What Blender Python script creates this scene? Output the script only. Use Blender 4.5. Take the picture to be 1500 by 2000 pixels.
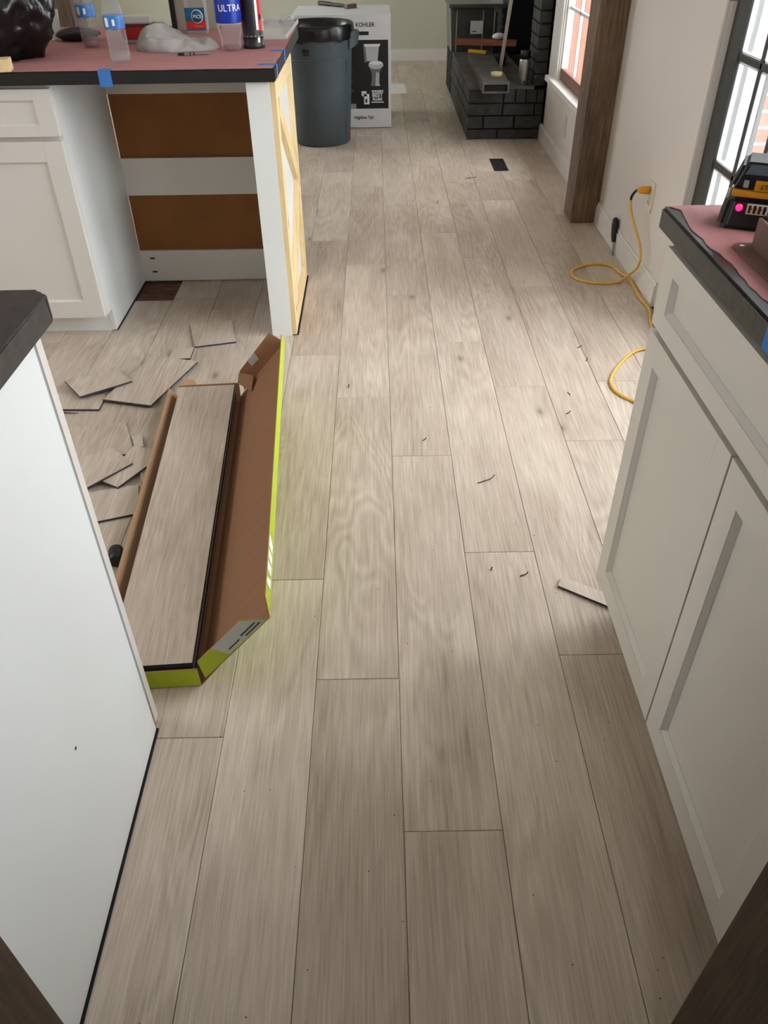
import bpy, bmesh, math, random
from mathutils import Vector, Matrix, noise
random.seed(7)
sc = bpy.context.scene
C = sc.collection
for o in list(bpy.data.objects):
    bpy.data.objects.remove(o)

# ------------------------------------------------------------------ camera
cam = bpy.data.cameras.new('camera')
cam.sensor_fit = 'VERTICAL'
cam.sensor_height = 36.0
cam.lens = 1515.0 / 2000.0 * 36.0
cam.clip_start = 0.02
co = bpy.data.objects.new('camera', cam)
C.objects.link(co)
right = Vector((0.99988002, -0.01083026, -0.01107478))
down = Vector((-0.01541241, -0.62402927, -0.78124895))
fwd = Vector((0.00155014, 0.78132591, -0.62412132))
m = Matrix((right, -down, -fwd)).transposed().to_4x4()
m.translation = (0, 0, 1.338)
co.matrix_world = m
sc.camera = co

# ------------------------------------------------------------------ world, exposure
w = bpy.data.worlds.new('sky')
sc.world = w
w.use_nodes = True
bg = w.node_tree.nodes['Background']
bg.inputs[0].default_value = (0.93, 0.985, 1.03, 1)
bg.inputs[1].default_value = 14.0
sc.view_settings.view_transform = 'Standard'
sc.view_settings.look = 'None'
sc.view_settings.exposure = 0.0
sc.view_settings.gamma = 1.0
sc.view_settings.use_curve_mapping = False
try:
    sc.cycles.use_denoising = True
    sc.cycles.max_bounces = 9
    sc.cycles.adaptive_threshold = 0.015
    sc.cycles.diffuse_bounces = 5
    sc.cycles.transparent_max_bounces = 16
    sc.cycles.caustics_refractive = False
    sc.cycles.caustics_reflective = False
except Exception:
    pass

def portal(name, loc, rot, sx, sy):
    l = bpy.data.lights.new(name, 'AREA')
    l.shape = 'RECTANGLE'
    l.size, l.size_y = sx, sy
    l.cycles.is_portal = True
    o = bpy.data.objects.new(name, l)
    o.location = loc
    o.rotation_euler = rot
    C.objects.link(o)
H = math.pi / 2
portal('door_daylight', (1.30, 2.16, 1.03), (0, H, 0), 2.06, 1.5)
portal('window_daylight', (1.30, 4.96, 1.1), (0, H, 0), 1.35, 0.95)
portal('kitchen_window_daylight', (-3.15, 1.75, 1.525), (0, -H, 0), 0.95, 0.9)
portal('living_window_daylight', (-3.15, 6.85, 1.45), (0, -H, 0), 1.3, 1.3)
portal('added_back_window_daylight', (0.05, -1.72, 1.775), (-H, 0, 0), 0.5, 0.55)  # portal of the unseen window added behind the camera
portal('added_counter_window_daylight', (1.30, 0.90, 1.6), (0, H, 0), 0.9, 0.7)  # portal of the unseen window added over the right counter

# ------------------------------------------------------------------ materials
def lin(c):
    return tuple(((v / 255.0) / 12.92 if v / 255.0 <= 0.04045 else ((v / 255.0 + 0.055) / 1.055) ** 2.4) for v in c)

def new_mat(name):
    mt = bpy.data.materials.new(name)
    mt.use_nodes = True
    nt = mt.node_tree
    return mt, nt, nt.nodes['Principled BSDF']

def node(nt, t, **kw):
    n = nt.nodes.new(t)
    for k, v in kw.items():
        setattr(n, k, v)
    return n

def mat(name, rgb, rough=0.6, metal=0.0, var=0.0, scale=8.0, stretch=(1, 1, 1), bump=0.0, bscale=200.0, spec=0.5, rgb2=None, emit=0.0, coat=0.0):
    mt, nt, p = new_mat(name)
    c = lin(rgb)
    p.inputs['Base Color'].default_value = (*c, 1)
    p.inputs['Roughness'].default_value = rough
    p.inputs['Metallic'].default_value = metal
    p.inputs['Specular IOR Level'].default_value = spec
    if coat:
        p.inputs['Coat Weight'].default_value = coat
    tc = node(nt, 'ShaderNodeTexCoord')
    mp = node(nt, 'ShaderNodeMapping')
    mp.inputs['Scale'].default_value = stretch
    nt.links.new(tc.outputs['Object'], mp.inputs['Vector'])
    if var or rgb2:
        n = node(nt, 'ShaderNodeTexNoise')
        n.inputs['Scale'].default_value = scale
        n.inputs['Detail'].default_value = 6
        nt.links.new(mp.outputs[0], n.inputs['Vector'])
        r = node(nt, 'ShaderNodeValToRGB')
        a = lin(rgb2) if rgb2 else tuple(v * (1 - var) for v in c)
        b = c if rgb2 else tuple(min(1, v * (1 + var)) for v in c)
        r.color_ramp.elements[0].color = (*a, 1)
        r.color_ramp.elements[0].position = 0.3
        r.color_ramp.elements[1].color = (*b, 1)
        r.color_ramp.elements[1].position = 0.7
        nt.links.new(n.outputs['Fac'], r.inputs['Fac'])
        nt.links.new(r.outputs['Color'], p.inputs['Base Color'])
    if bump:
        n = node(nt, 'ShaderNodeTexNoise')
        n.inputs['Scale'].default_value = bscale
        n.inputs['Detail'].default_value = 3
        nt.links.new(mp.outputs[0], n.inputs['Vector'])
        b = node(nt, 'ShaderNodeBump')
        b.inputs['Strength'].default_value = bump
        b.inputs['Distance'].default_value = 0.002
        nt.links.new(n.outputs['Fac'], b.inputs['Height'])
        nt.links.new(b.outputs['Normal'], p.inputs['Normal'])
    if emit:
        p.inputs['Emission Color'].default_value = (*c, 1)
        p.inputs['Emission Strength'].default_value = emit
    return mt

def clear_mat(name, rgb, alpha=0.25, rough=0.08):
    mt, nt, p = new_mat(name)
    tr = node(nt, 'ShaderNodeBsdfTransparent')
    tr.inputs[0].default_value = (*[0.55 + 0.45 * v for v in lin(rgb)], 1)
    p.inputs['Base Color'].default_value = (*lin(rgb), 1)
    p.inputs['Roughness'].default_value = rough
    fr = node(nt, 'ShaderNodeLayerWeight')      # symmetric on both faces of a thin sheet
    fr.inputs[0].default_value = 0.5
    pw = node(nt, 'ShaderNodeMath', operation='POWER')
    pw.inputs[1].default_value = 4.0
    nt.links.new(fr.outputs['Facing'], pw.inputs[0])
    ad = node(nt, 'ShaderNodeMath', operation='MULTIPLY_ADD')
    ad.inputs[1].default_value = 0.5
    ad.inputs[2].default_value = 0.04 + alpha
    ad.use_clamp = True
    nt.links.new(pw.outputs[0], ad.inputs[0])
    mx = node(nt, 'ShaderNodeMixShader')
    nt.links.new(ad.outputs[0], mx.inputs[0])
    nt.links.new(tr.outputs[0], mx.inputs[1])
    nt.links.new(p.outputs[0], mx.inputs[2])
    out = [n for n in nt.nodes if n.type == 'OUTPUT_MATERIAL'][0]
    nt.links.new(mx.outputs[0], out.inputs[0])
    return mt

def plank_mat(name, light, dark, knot, rough=0.42, knots=True, tone=0.10, contrast=1.0):
    """Wood with grain running along local Y."""
    mt, nt, p = new_mat(name)
    L = nt.links.new
    tc = node(nt, 'ShaderNodeTexCoord')
    oi = node(nt, 'ShaderNodeObjectInfo')
    mul = node(nt, 'ShaderNodeVectorMath', operation='SCALE')
    mul.inputs[0].default_value = (37.0, 91.0, 13.0)
    L(oi.outputs['Random'], mul.inputs['Scale'])
    add = node(nt, 'ShaderNodeVectorMath', operation='ADD')
    L(tc.outputs['Object'], add.inputs[0])
    L(mul.outputs[0], add.inputs[1])
    def mapped(s):
        mp = node(nt, 'ShaderNodeMapping')
        mp.inputs['Scale'].default_value = s
        L(add.outputs[0], mp.inputs['Vector'])
        return mp.outputs[0]
    def nz(vec, scale, detail, dist=0.0):
        n = node(nt, 'ShaderNodeTexNoise')
        n.inputs['Scale'].default_value = scale
        n.inputs['Detail'].default_value = detail
        n.inputs['Distortion'].default_value = dist
        L(vec, n.inputs['Vector'])
        return n.outputs['Fac']
    broad = nz(mapped((1, 0.32, 1)), 6.5, 4, 0.6)
    fine = nz(mapped((1, 0.032, 1)), 250.0, 3)
    mid = nz(mapped((1, 0.07, 1)), 95.0, 3, 0.3)
    # cathedral figure: contour lines of a stretched noise field
    field = nz(mapped((1, 0.17, 1)), 4.5, 2, 0.7)
    sn = node(nt, 'ShaderNodeMath', operation='MULTIPLY')
    sn.inputs[1].default_value = 120.0
    L(field, sn.inputs[0])
    s2 = node(nt, 'ShaderNodeMath', operation='SINE')
    L(sn.outputs[0], s2.inputs[0])
    # strength of the figure comes and goes
    fm = node(nt, 'ShaderNodeMapRange')
    fm.inputs['From Min'].default_value = 0.42
    fm.inputs['From Max'].default_value = 0.62
    L(nz(mapped((1.3, 0.5, 1)), 3.0, 1), fm.inputs['Value'])
    s3 = node(nt, 'ShaderNodeMath', operation='MULTIPLY')
    L(s2.outputs[0], s3.inputs[0])
    L(fm.outputs[0], s3.inputs[1])
    def acc(prev, x, k, c):
        n1 = node(nt, 'ShaderNodeMath', operation='MULTIPLY_ADD')
        L(x, n1.inputs[0])
        n1.inputs[1].default_value = k
        n2 = node(nt, 'ShaderNodeMath', operation='ADD')
        n2.inputs[1].default_value = -k * c
        if prev is None:
            n1.inputs[2].default_value = 0.5
        else:
            L(prev, n1.inputs[2])
        L(n1.outputs[0], n2.inputs[0])
        return n2.outputs[0]
    t = acc(None, broad, contrast * 0.95, 0.5)
    t = acc(t, mid, contrast * 0.55, 0.5)
    t = acc(t, fine, contrast * 0.95, 0.5)
    t = acc(t, s3.outputs[0], contrast * 0.11, 0.0)
    t = acc(t, oi.outputs['Random'], tone * 3.0, 0.5)
    r = node(nt, 'ShaderNodeValToRGB')
    e = r.color_ramp.elements
    e[0].position = 0.0
    e[0].color = (*lin(dark), 1)
    e[1].position = 1.0
    e[1].color = (*lin(light), 1)
    L(t, r.inputs['Fac'])
    col = r.outputs['Color']
    if knots:
        v = node(nt, 'ShaderNodeTexVoronoi', voronoi_dimensions='2D')
        v.inputs['Scale'].default_value = 1.45
        v.inputs['Randomness'].default_value = 1.0
        L(mapped((1.2, 0.55, 0.0)), v.inputs['Vector'])
        kr = node(nt, 'ShaderNodeMapRange')
        kr.inputs['From Min'].default_value = 0.004
        kr.inputs['From Max'].default_value = 0.050
        kr.inputs['To Min'].default_value = 1.0
        kr.inputs['To Max'].default_value = 0.0
        L(v.outputs['Distance'], kr.inputs['Value'])
        kp = node(nt, 'ShaderNodeMath', operation='POWER')
        kp.inputs[1].default_value = 2.4
        L(kr.outputs[0], kp.inputs[0])
        kn = node(nt, 'ShaderNodeMath', operation='MULTIPLY')
        L(kp.outputs[0], kn.inputs[0])
        kn.inputs[1].default_value = 0.72
        mx = node(nt, 'ShaderNodeMix', data_type='RGBA')
        L(kn.outputs[0], mx.inputs['Factor'])
        L(col, mx.inputs['A'])
        mx.inputs['B'].default_value = (*lin(knot), 1)
        col = mx.outputs['Result']
    L(col, p.inputs['Base Color'])
    p.inputs['Roughness'].default_value = rough
    p.inputs['Specular IOR Level'].default_value = 0.5
    b = node(nt, 'ShaderNodeBump')
    b.inputs['Strength'].default_value = 0.12
    b.inputs['Distance'].default_value = 0.001
    L(fine, b.inputs['Height'])
    L(b.outputs['Normal'], p.inputs['Normal'])
    return mt

M = {}
M['floor'] = plank_mat('pale_oak_plank', (224, 209, 192), (158, 139, 121), (96, 80, 66), rough=0.36, tone=0.09)
M['core'] = mat('plank_core', (60, 59, 68), 0.7, var=0.2, scale=60)
M['stain'] = plank_mat('dark_stained_wood', (136, 110, 86), (56, 41, 30), (24, 16, 11), rough=0.55, tone=0.02, contrast=1.5)
M['stainshade'] = plank_mat('shaded_stained_wood', (84, 63, 46), (32, 22, 15), (14, 9, 6), rough=0.55, tone=0.02, contrast=1.5)  # darker copy of the stain, the near posts' shade put into colour
M['pine'] = plank_mat('raw_pine', (244, 222, 176), (216, 184, 128), (110, 68, 34), rough=0.6, tone=0.05)
M['redwood'] = plank_mat('red_brown_wood', (176, 98, 60), (112, 56, 34), (60, 30, 20), rough=0.55)
M['wall'] = mat('warm_white_wall_paint', (218, 210, 204), 0.75, var=0.015, scale=3, bump=0.15, bscale=300)
M['farwall'] = mat('green_beige_wall_paint', (202, 202, 184), 0.8, var=0.02, scale=2, bump=0.12, bscale=250)
M['ceiling'] = mat('ceiling_paint', (236, 234, 228), 0.85, bump=0.1)
M['trim'] = mat('white_trim_paint', (228, 224, 218), 0.4, var=0.01)
M['cab'] = mat('white_cabinet_paint', (217, 211, 204), 0.35, var=0.012, scale=4, bump=0.04, bscale=120)
M['cabcool'] = mat('white_panel_laminate', (228, 230, 228), 0.35, var=0.01, scale=3)
M['stone'] = mat('dark_countertop_stone', (44, 43, 42), 0.35, var=0.5, scale=70, bump=0.15, bscale=150)
M['stoneblack'] = mat('black_countertop_stone', (24, 22, 23), 0.4, var=0.4, scale=60, bump=0.1, bscale=150)
M['paper'] = mat('pink_rosin_paper', (186, 128, 128), 0.85, var=0.16, scale=16, stretch=(0.35, 5, 1), bump=0.3, bscale=90)
M['paper2'] = mat('pink_rosin_paper_near', (168, 118, 118), 0.85, var=0.12, scale=12, stretch=(3, 0.5, 1), bump=0.3, bscale=90)
M['mdf'] = mat('brown_hardboard', (136, 84, 36), 0.75, var=0.12, scale=5)
M['bluetape'] = mat('blue_painters_tape', (58, 118, 196), 0.7, var=0.06, scale=40, bump=0.2, bscale=500)
M['subfloor'] = mat('subfloor_board', (120, 84, 66), 0.8, rgb2=(78, 48, 38), scale=14, stretch=(1, 3, 1))
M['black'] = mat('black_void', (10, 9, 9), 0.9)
M['registermetal'] = mat('dark_register_metal', (48, 47, 46), 0.6, var=0.25, scale=20)
M['blackplastic'] = mat('black_plastic', (22, 22, 23), 0.45, var=0.1, scale=60, bump=0.1, bscale=400)
M['greyplastic'] = mat('grey_plastic', (70, 82, 88), 0.5, var=0.06, scale=6, bump=0.08, bscale=300)
M['bag'] = mat('black_bag_film', (9, 9, 10), 0.28, spec=0.55, bump=0.5, bscale=35)
M['white'] = mat('white_board_print', (226, 228, 230), 0.5, var=0.01)
M['inkblack'] = mat('black_print', (18, 18, 20), 0.45)
M['inkgrey'] = mat('grey_print', (150, 154, 158), 0.5)
M['toiletprint'] = mat('pale_grey_print', (196, 200, 206), 0.5, var=0.1, scale=9)
M['toiletshade'] = mat('mid_grey_print', (112, 116, 122), 0.5, var=0.1, scale=9)
M['brick'] = mat('black_painted_brick', (58, 58, 57), 0.55, rgb2=(34, 33, 32), scale=22, bump=0.7, bscale=60)
M['mortar'] = mat('black_mortar', (20, 19, 18), 0.9)
M['soot'] = mat('soot_black_lining', (9, 9, 10), 0.95)
M['slab'] = mat('dusty_dark_stone', (98, 94, 86), 0.7, rgb2=(64, 60, 55), scale=9)
M['card'] = mat('brown_cardboard', (150, 106, 74), 0.8, var=0.05, scale=6, stretch=(1, 8, 1))
M['cardlight'] = mat('tan_cardboard', (186, 146, 112), 0.8, var=0.05, scale=6)
M['lime'] = mat('lime_green_print', (170, 186, 30), 0.5, var=0.03)
M['greylabel'] = mat('grey_label', (190, 190, 182), 0.6)
M['doorpaint'] = mat('charcoal_door_paint', (52, 54, 53), 0.4)
M['brownsash'] = mat('brown_sash', (120, 82, 66), 0.5, var=0.1)
M['pane'] = clear_mat('window_glass', (255, 255, 255), 0.0, 0.02)
M['clear'] = clear_mat('clear_plastic', (228, 228, 228), 0.07, 0.1)
M['clearpink'] = clear_mat('clear_plastic_pink', (200, 130, 140), 0.25, 0.1)
M['tote'] = clear_mat('smoky_tote_plastic', (104, 106, 100), 0.45, 0.25)
M['haze'] = clear_mat('frosted_tray_plastic', (215, 212, 208), 0.6, 0.2)
M['bluelabel'] = mat('blue_label', (34, 98, 176), 0.4, rgb2=(80, 140, 208), scale=30)
M['deepblue'] = mat('deep_blue_label', (16, 52, 168), 0.35, var=0.2, scale=20)
M['teal'] = mat('teal_label', (22, 92, 128), 0.4, var=0.15, scale=25)
M['red'] = mat('red_plastic', (170, 22, 28), 0.4, var=0.08)
M['redlabel'] = mat('red_label', (196, 40, 42), 0.4, var=0.1)
M['darkred'] = mat('dark_red_label', (88, 20, 22), 0.35, var=0.2, scale=40)
M['inkwhite'] = mat('white_print', (240, 242, 244), 0.45)
M['orangeink'] = mat('orange_print', (222, 150, 60), 0.5)
M['towel'] = mat('grey_terry_cloth', (168, 163, 159), 0.95, var=0.1, scale=40, bump=1.0, bscale=260)
M['steel'] = mat('brushed_steel', (176, 174, 170), 0.35, metal=0.9)
M['rustbrown'] = mat('brown_painted_steel', (112, 86, 74), 0.45, var=0.1, scale=12)
M['yellow'] = mat('yellow_plastic', (222, 160, 24), 0.45, var=0.04)
M['cord'] = mat('yellow_cord_rubber', (226, 178, 72), 0.5, var=0.06, scale=50)
M['amber'] = mat('amber_plastic', (204, 140, 20), 0.4, var=0.05)
M['led'] = mat('red_led', (255, 20, 70), 0.4, emit=6.0)
M['ivory'] = mat('ivory_plastic', (222, 214, 196), 0.45)
M['tan'] = mat('tan_tape', (206, 184, 138), 0.6)
M['whitepaper'] = mat('white_paper', (226, 226, 222), 0.8)
M['greige'] = mat('greige_board', (158, 150, 134), 0.6, var=0.02)
M['phone'] = mat('silver_phone_case', (176, 172, 166), 0.35, var=0.03)
M['wooddark'] = mat('dark_walnut_handle', (58, 38, 30), 0.5, var=0.2, scale=20)
M['bluecloth'] = mat('navy_cloth', (30, 34, 66), 0.9, var=0.2, bump=0.6, bscale=120)
M['fence'] = mat('orange_cedar_board', (150, 88, 64), 0.8, var=0.15, scale=3, stretch=(4, 4, 0.4))
M['redbrick'] = mat('red_brick', (134, 92, 80), 0.85, rgb2=(112, 70, 58), scale=12)
M['deck'] = mat('grey_deck_concrete', (150, 146, 138), 0.9, var=0.06, scale=4)
M['siding'] = mat('white_siding', (226, 226, 230), 0.6)
M['olive'] = mat('olive_fabric', (66, 66, 58), 0.9, var=0.25, scale=9)
M['pinklitwall'] = mat('white_paint_lit_pink', (232, 208, 210), 0.7)  # white wall with its pink light put into the colour
M['knobgreen'] = M['greyplastic']

# ------------------------------------------------------------------ mesh helpers
def B():
    return bmesh.new()

def box(bm, x0, x1, y0, y1, z0, z1, mi=0, bev=0.0, mtx=None):
    r = bmesh.ops.create_cube(bm, size=1.0)
    vs = r['verts']
    for v in vs:
        v.co = Vector(((x0 + x1) / 2 + v.co.x * (x1 - x0), (y0 + y1) / 2 + v.co.y * (y1 - y0), (z0 + z1) / 2 + v.co.z * (z1 - z0)))
    fs = {f for v in vs for f in v.link_faces}
    for f in fs:
        f.material_index = mi
    allv = vs
    if bev:
        es = list({e for v in vs for e in v.link_edges})
        rr = bmesh.ops.bevel(bm, geom=es, offset=bev, segments=2, profile=0.7, affect='EDGES')
        for f in rr['faces']:
            f.material_index = mi
        allv = list({v for f in rr['faces'] for v in f.verts} | {v for v in vs if v.is_valid})
    if mtx is not None:
        bmesh.ops.transform(bm, matrix=mtx, verts=[v for v in allv if v.is_valid])
    return bm

def prism(bm, pts, z0, z1, top=0, side=0):
    """Vertical prism over a polygon in XY (any winding)."""
    ar = sum(pts[i][0] * pts[(i + 1) % len(pts)][1] - pts[(i + 1) % len(pts)][0] * pts[i][1] for i in range(len(pts)))
    if ar < 0:
        pts = pts[::-1]
    lo = [bm.verts.new((p[0], p[1], z0)) for p in pts]
    hi = [bm.verts.new((p[0], p[1], z1)) for p in pts]
    f = bm.faces.new(hi)
    f.material_index = top
    f = bm.faces.new(lo[::-1])
    f.material_index = side
    n = len(pts)
    for i in range(n):
        f = bm.faces.new((lo[i], lo[(i + 1) % n], hi[(i + 1) % n], hi[i]))
        f.material_index = side
    return bm

def slab(bm, quad, t, mi=0, mib=None):
    """Thin sheet of thickness t from four 3-D corners (front face normal by the right hand)."""
    q = [Vector(p) for p in quad]
    n = (q[1] - q[0]).cross(q[2] - q[0]).normalized() * t
    a = [bm.verts.new(p) for p in q]
    b = [bm.verts.new(p - n) for p in q]
    k = len(q)
    f = bm.faces.new(a)
    f.material_index = mi
    f = bm.faces.new(b[::-1])
    f.material_index = mi if mib is None else mib
    for i in range(k):
        f = bm.faces.new((b[i], b[(i + 1) % k], a[(i + 1) % k], a[i]))
        f.material_index = mi
    return bm

def lathe(bm, prof, cx=0, cy=0, seg=28, mi=0, mtx=None, a0=0.0, a1=2 * math.pi):
    full = abs(a1 - a0 - 2 * math.pi) < 1e-4
    n = seg if full else seg + 1
    rings = []
    new = []
    for r, z in prof:
        ring = []
        for i in range(n):
            a = a0 + (a1 - a0) * i / seg
            v = bm.verts.new((cx + r * math.cos(a), cy + r * math.sin(a), z))
            ring.append(v)
            new.append(v)
        rings.append(ring)
    for k in range(len(rings) - 1):
        for i in range(seg if not full else n):
            j = (i + 1) % n
            f = bm.faces.new((rings[k][i], rings[k][j], rings[k + 1][j], rings[k + 1][i]))
            f.material_index = mi
            f.smooth = True
    if full:
        if prof[0][0] > 1e-5:
            f = bm.faces.new(rings[0][::-1])
            f.material_index = mi
        if prof[-1][0] > 1e-5:
            f = bm.faces.new(rings[-1])
            f.material_index = mi
    if mtx is not None:
        bmesh.ops.transform(bm, matrix=mtx, verts=new)
    return bm

def smooth_path(pts, sub=8):
    P = [Vector(p) for p in pts]
    out = []
    for i in range(len(P) - 1):
        p0 = P[max(i - 1, 0)]
        p1, p2 = P[i], P[i + 1]
        p3 = P[min(i + 2, len(P) - 1)]
        for k in range(sub):
            t = k / sub
            out.append(0.5 * ((2 * p1) + (p2 - p0) * t + (2 * p0 - 5 * p1 + 4 * p2 - p3) * t * t + (3 * p1 - p0 - 3 * p2 + p3) * t ** 3))
    out.append(P[-1])
    return out

def tube(bm, pts, r, seg=10, mi=0, taper=None):
    n = len(pts)
    rings = []
    up = Vector((0, 0, 1))
    for i, p in enumerate(pts):
        d = (pts[min(i + 1, n - 1)] - pts[max(i - 1, 0)]).normalized()
        a = d.cross(up)
        if a.length < 1e-3:
            a = d.cross(Vector((0, 1, 0)))
        a.normalize()
        b = a.cross(d).normalized()
        rr = r if taper is None else r * taper[i]
        rings.append([bm.verts.new(p + a * rr * math.cos(2 * math.pi * k / seg) + b * rr * math.sin(2 * math.pi * k / seg)) for k in range(seg)])
    for i in range(n - 1):
        for k in range(seg):
            f = bm.faces.new((rings[i][k], rings[i][(k + 1) % seg], rings[i + 1][(k + 1) % seg], rings[i + 1][k]))
            f.smooth = True
            f.material_index = mi
    bm.faces.new(rings[0]).material_index = mi
    bm.faces.new(rings[-1][::-1]).material_index = mi
    return bm

def obj(name, bm, mats, parent=None, loc=None, rotz=0.0, fix=True):
    if fix:
        bmesh.ops.recalc_face_normals(bm, faces=bm.faces[:])
    me = bpy.data.meshes.new(name)
    bm.to_mesh(me)
    bm.free()
    if not isinstance(mats, (list, tuple)):
        mats = [mats]
    for k in mats:
        me.materials.append(M[k] if isinstance(k, str) else k)
    o = bpy.data.objects.new(name, me)
    C.objects.link(o)
    if loc is not None:
        o.location = loc
    o.rotation_euler.z = rotz
    if parent is not None:
        o.parent = parent
    return o

def recenter(o):
    """Move an unparented mesh's origin to the middle of its base."""
    vs = [v.co for v in o.data.vertices]
    c = Vector(((min(v.x for v in vs) + max(v.x for v in vs)) / 2, (min(v.y for v in vs) + max(v.y for v in vs)) / 2, min(v.z for v in vs)))
    o.data.transform(Matrix.Translation(-c))
    o.location = Vector(o.location) + c
    return o

def tag(o, label, cat, group=None):
    o['label'] = label
    o['category'] = cat
    if group:
        o['group'] = group
    return o

def thing(name, label, cat, loc=(0, 0, 0), rotz=0.0, group=None):
    o = bpy.data.objects.new(name, None)
    o.empty_display_size = 0.05
    C.objects.link(o)
    o.location = loc
    o.rotation_euler.z = rotz
    return tag(o, label, cat, group)

def struct(o, label=None, cat=None):
    o['kind'] = 'structure'
    if label:
        o['label'] = label
    if cat:
        o['category'] = cat
    return o

def rel(parent, bm):
    """Shift world-coordinate geometry into the parent's unrotated local space."""
    bmesh.ops.translate(bm, vec=-Vector(parent.location), verts=bm.verts[:])
    return bm

def part(name, bm, mats, parent, label=None):
    o = obj(name, rel(parent, bm), mats, parent)
    if label:
        o['label'] = label
    return o

def text_mesh(name, body, size, mtl, parent, mtx, depth=0.0006, bend=None, align='CENTER', bold=0.0):
    cu = bpy.data.curves.new('tmp_text', 'FONT')
    cu.body = body
    cu.size = size
    cu.align_x = align
    cu.align_y = 'CENTER'
    cu.extrude = depth
    cu.offset = bold
    ob = bpy.data.objects.new('tmp_text', cu)
    C.objects.link(ob)
    dg = bpy.context.evaluated_depsgraph_get()
    me = bpy.data.meshes.new_from_object(ob.evaluated_get(dg))
    bpy.data.objects.remove(ob)
    if bend:                                   # wrap round a vertical cylinder of radius bend
        for v in me.vertices:
            a = v.co.x / bend
            rr = bend + v.co.z
            v.co = Vector((rr * math.sin(a), v.co.y, rr * math.cos(a)))
    me.transform(mtx)
    me.materials.clear()
    me.materials.append(M[mtl])
    o = bpy.data.objects.new(name, me)
    C.objects.link(o)
    o.parent = parent
    return o

FRONT = Matrix.Rotation(math.pi / 2, 4, 'X')    # text plane -> faces -Y, reads left to right

# ================================================================== STRUCTURE
WX = 1.12            # right wall plane
FY = 9.015           # far wall plane
LX = -3.0            # left wall plane
BY = -1.6            # wall behind the camera
CZ = 2.44

# ---- floor of separate planks over a subfloor
bm = B()
box(bm, LX - 0.2, WX + 0.15, BY - 0.2, FY + 0.15, -0.08, -0.0085)
floor = struct(obj('floor', bm, 'subfloor'), 'pale whitewashed oak plank floor laid lengthwise through the rooms', 'floor')
PW, PL = 0.1805, 1.205
X3 = 0.0295
def plank_mesh(L):
    bm = B()
    hw, hl, c = PW / 2 - 0.0004, L / 2 - 0.0004, 0.0012
    rows = [(hw, hl, -0.008), (hw, hl, -c), (hw - c, hl - c, 0.0)]
    R_ = [[bm.verts.new(p) for p in ((-a, -b, z), (a, -b, z), (a, b, z), (-a, b, z))] for a, b, z in rows]
    bm.faces.new(R_[2])
    bm.faces.new(R_[0][::-1]).material_index = 1
    for k in range(2):
        for i in range(4):
            f = bm.faces.new((R_[k][i], R_[k][(i + 1) % 4], R_[k + 1][(i + 1) % 4], R_[k + 1][i]))
            f.material_index = 1 if k == 0 else 0
    me = bpy.data.meshes.new('plank')
    bm.to_mesh(me)
    bm.free()
    me.materials.append(M['floor'])
    me.materials.append(M['core'])
    return me
full = plank_mesh(PL)
joints = {0: 0.95, 1: 1.41, 2: 1.094, 3: 0.741, 4: 1.502, 5: 1.153, 6: 0.811, 7: 1.182, 8: 0.549,
          -1: 0.62, -2: 1.95, -3: 0.72, -4: 1.2, -5: 0.35, -6: 1.05, -7: 0.5, -8: 0.9, -9: 1.3, -10: 0.6, -11: 1.0, -12: 0.4, -13: 0.8, -14: 1.15, -15: 0.7}
VENT = (0.713, 0.803, 4.995, 5.275)
def add_plank(xc, a, b, wd=None):
    if b - a < 0.02:
        return
    me = full if abs(b - a - PL) < 1e-4 else plank_mesh(b - a)
    o = bpy.data.objects.new('plank', me)
    C.objects.link(o)
    o.parent = floor
    o.location = (xc, (a + b) / 2, 0)
for k in range(-15, 9):
    xc = X3 + PW * (k - 3) + PW / 2
    ys = joints.get(k, 0.5)
    y0 = ys - PL * math.ceil((ys - BY) / PL)
    while y0 < FY:
        a, b = max(y0, BY), min(y0 + PL, FY)
        if k == -3 + 0 and False:
            pass
        if k == -3:                                   # bare patch under the island
            segs = [(a, min(b, 3.14)), (max(a, 3.345), b)]
        elif k in (6, 7):                                  # floor register opening is cut into this board
            segs = [(a, min(b, VENT[2])), (max(a, VENT[3]), b)]
        else:
            segs = [(a, b)]
        for s in segs:
            if s[1] > s[0]:
                if abs(s[1] - s[0] - PL) < 1e-6 or True:
                    add_plank(xc, *s)
        y0 += PL
# narrow strips left and right of the register opening
def strip(x0, x1, y0, y1):
    bm = B()
    cx, cy = (x0 + x1) / 2, (y0 + y1) / 2
    box(bm, x0 - cx, x1 - cx, y0 - cy, y1 - cy, -0.008, 0)
    obj('plank', bm, 'floor', floor, (cx, cy, 0))
xk = X3 + PW * 3
strip(xk, VENT[0], VENT[2], VENT[3])
strip(VENT[1], xk + 2 * PW, VENT[2], VENT[3])
bm = B()
x0, x1, y0, y1 = VENT
box(bm, x0, x1, y0, y1, -0.0084, -0.0074, 0)
for s in ((x0, x0 + 0.003, y0, y1), (x1 - 0.003, x1, y0, y1), (x0, x1, y0, y0 + 0.003), (x0, x1, y1 - 0.003, y1)):
    box(bm, *s, -0.0084, 0.0002, 0)
for i in range(9):
    yy = y0 + 0.02 + i * 0.03
    box(bm, x0 + 0.006, x1 - 0.006, yy, yy + 0.006, -0.0076, -0.004, 1)
reg = tag(recenter(obj('floor_register', bm, ['registermetal', 'registermetal'])), 'dark open floor register cut into the planks near the fireplace', 'vent')

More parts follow.
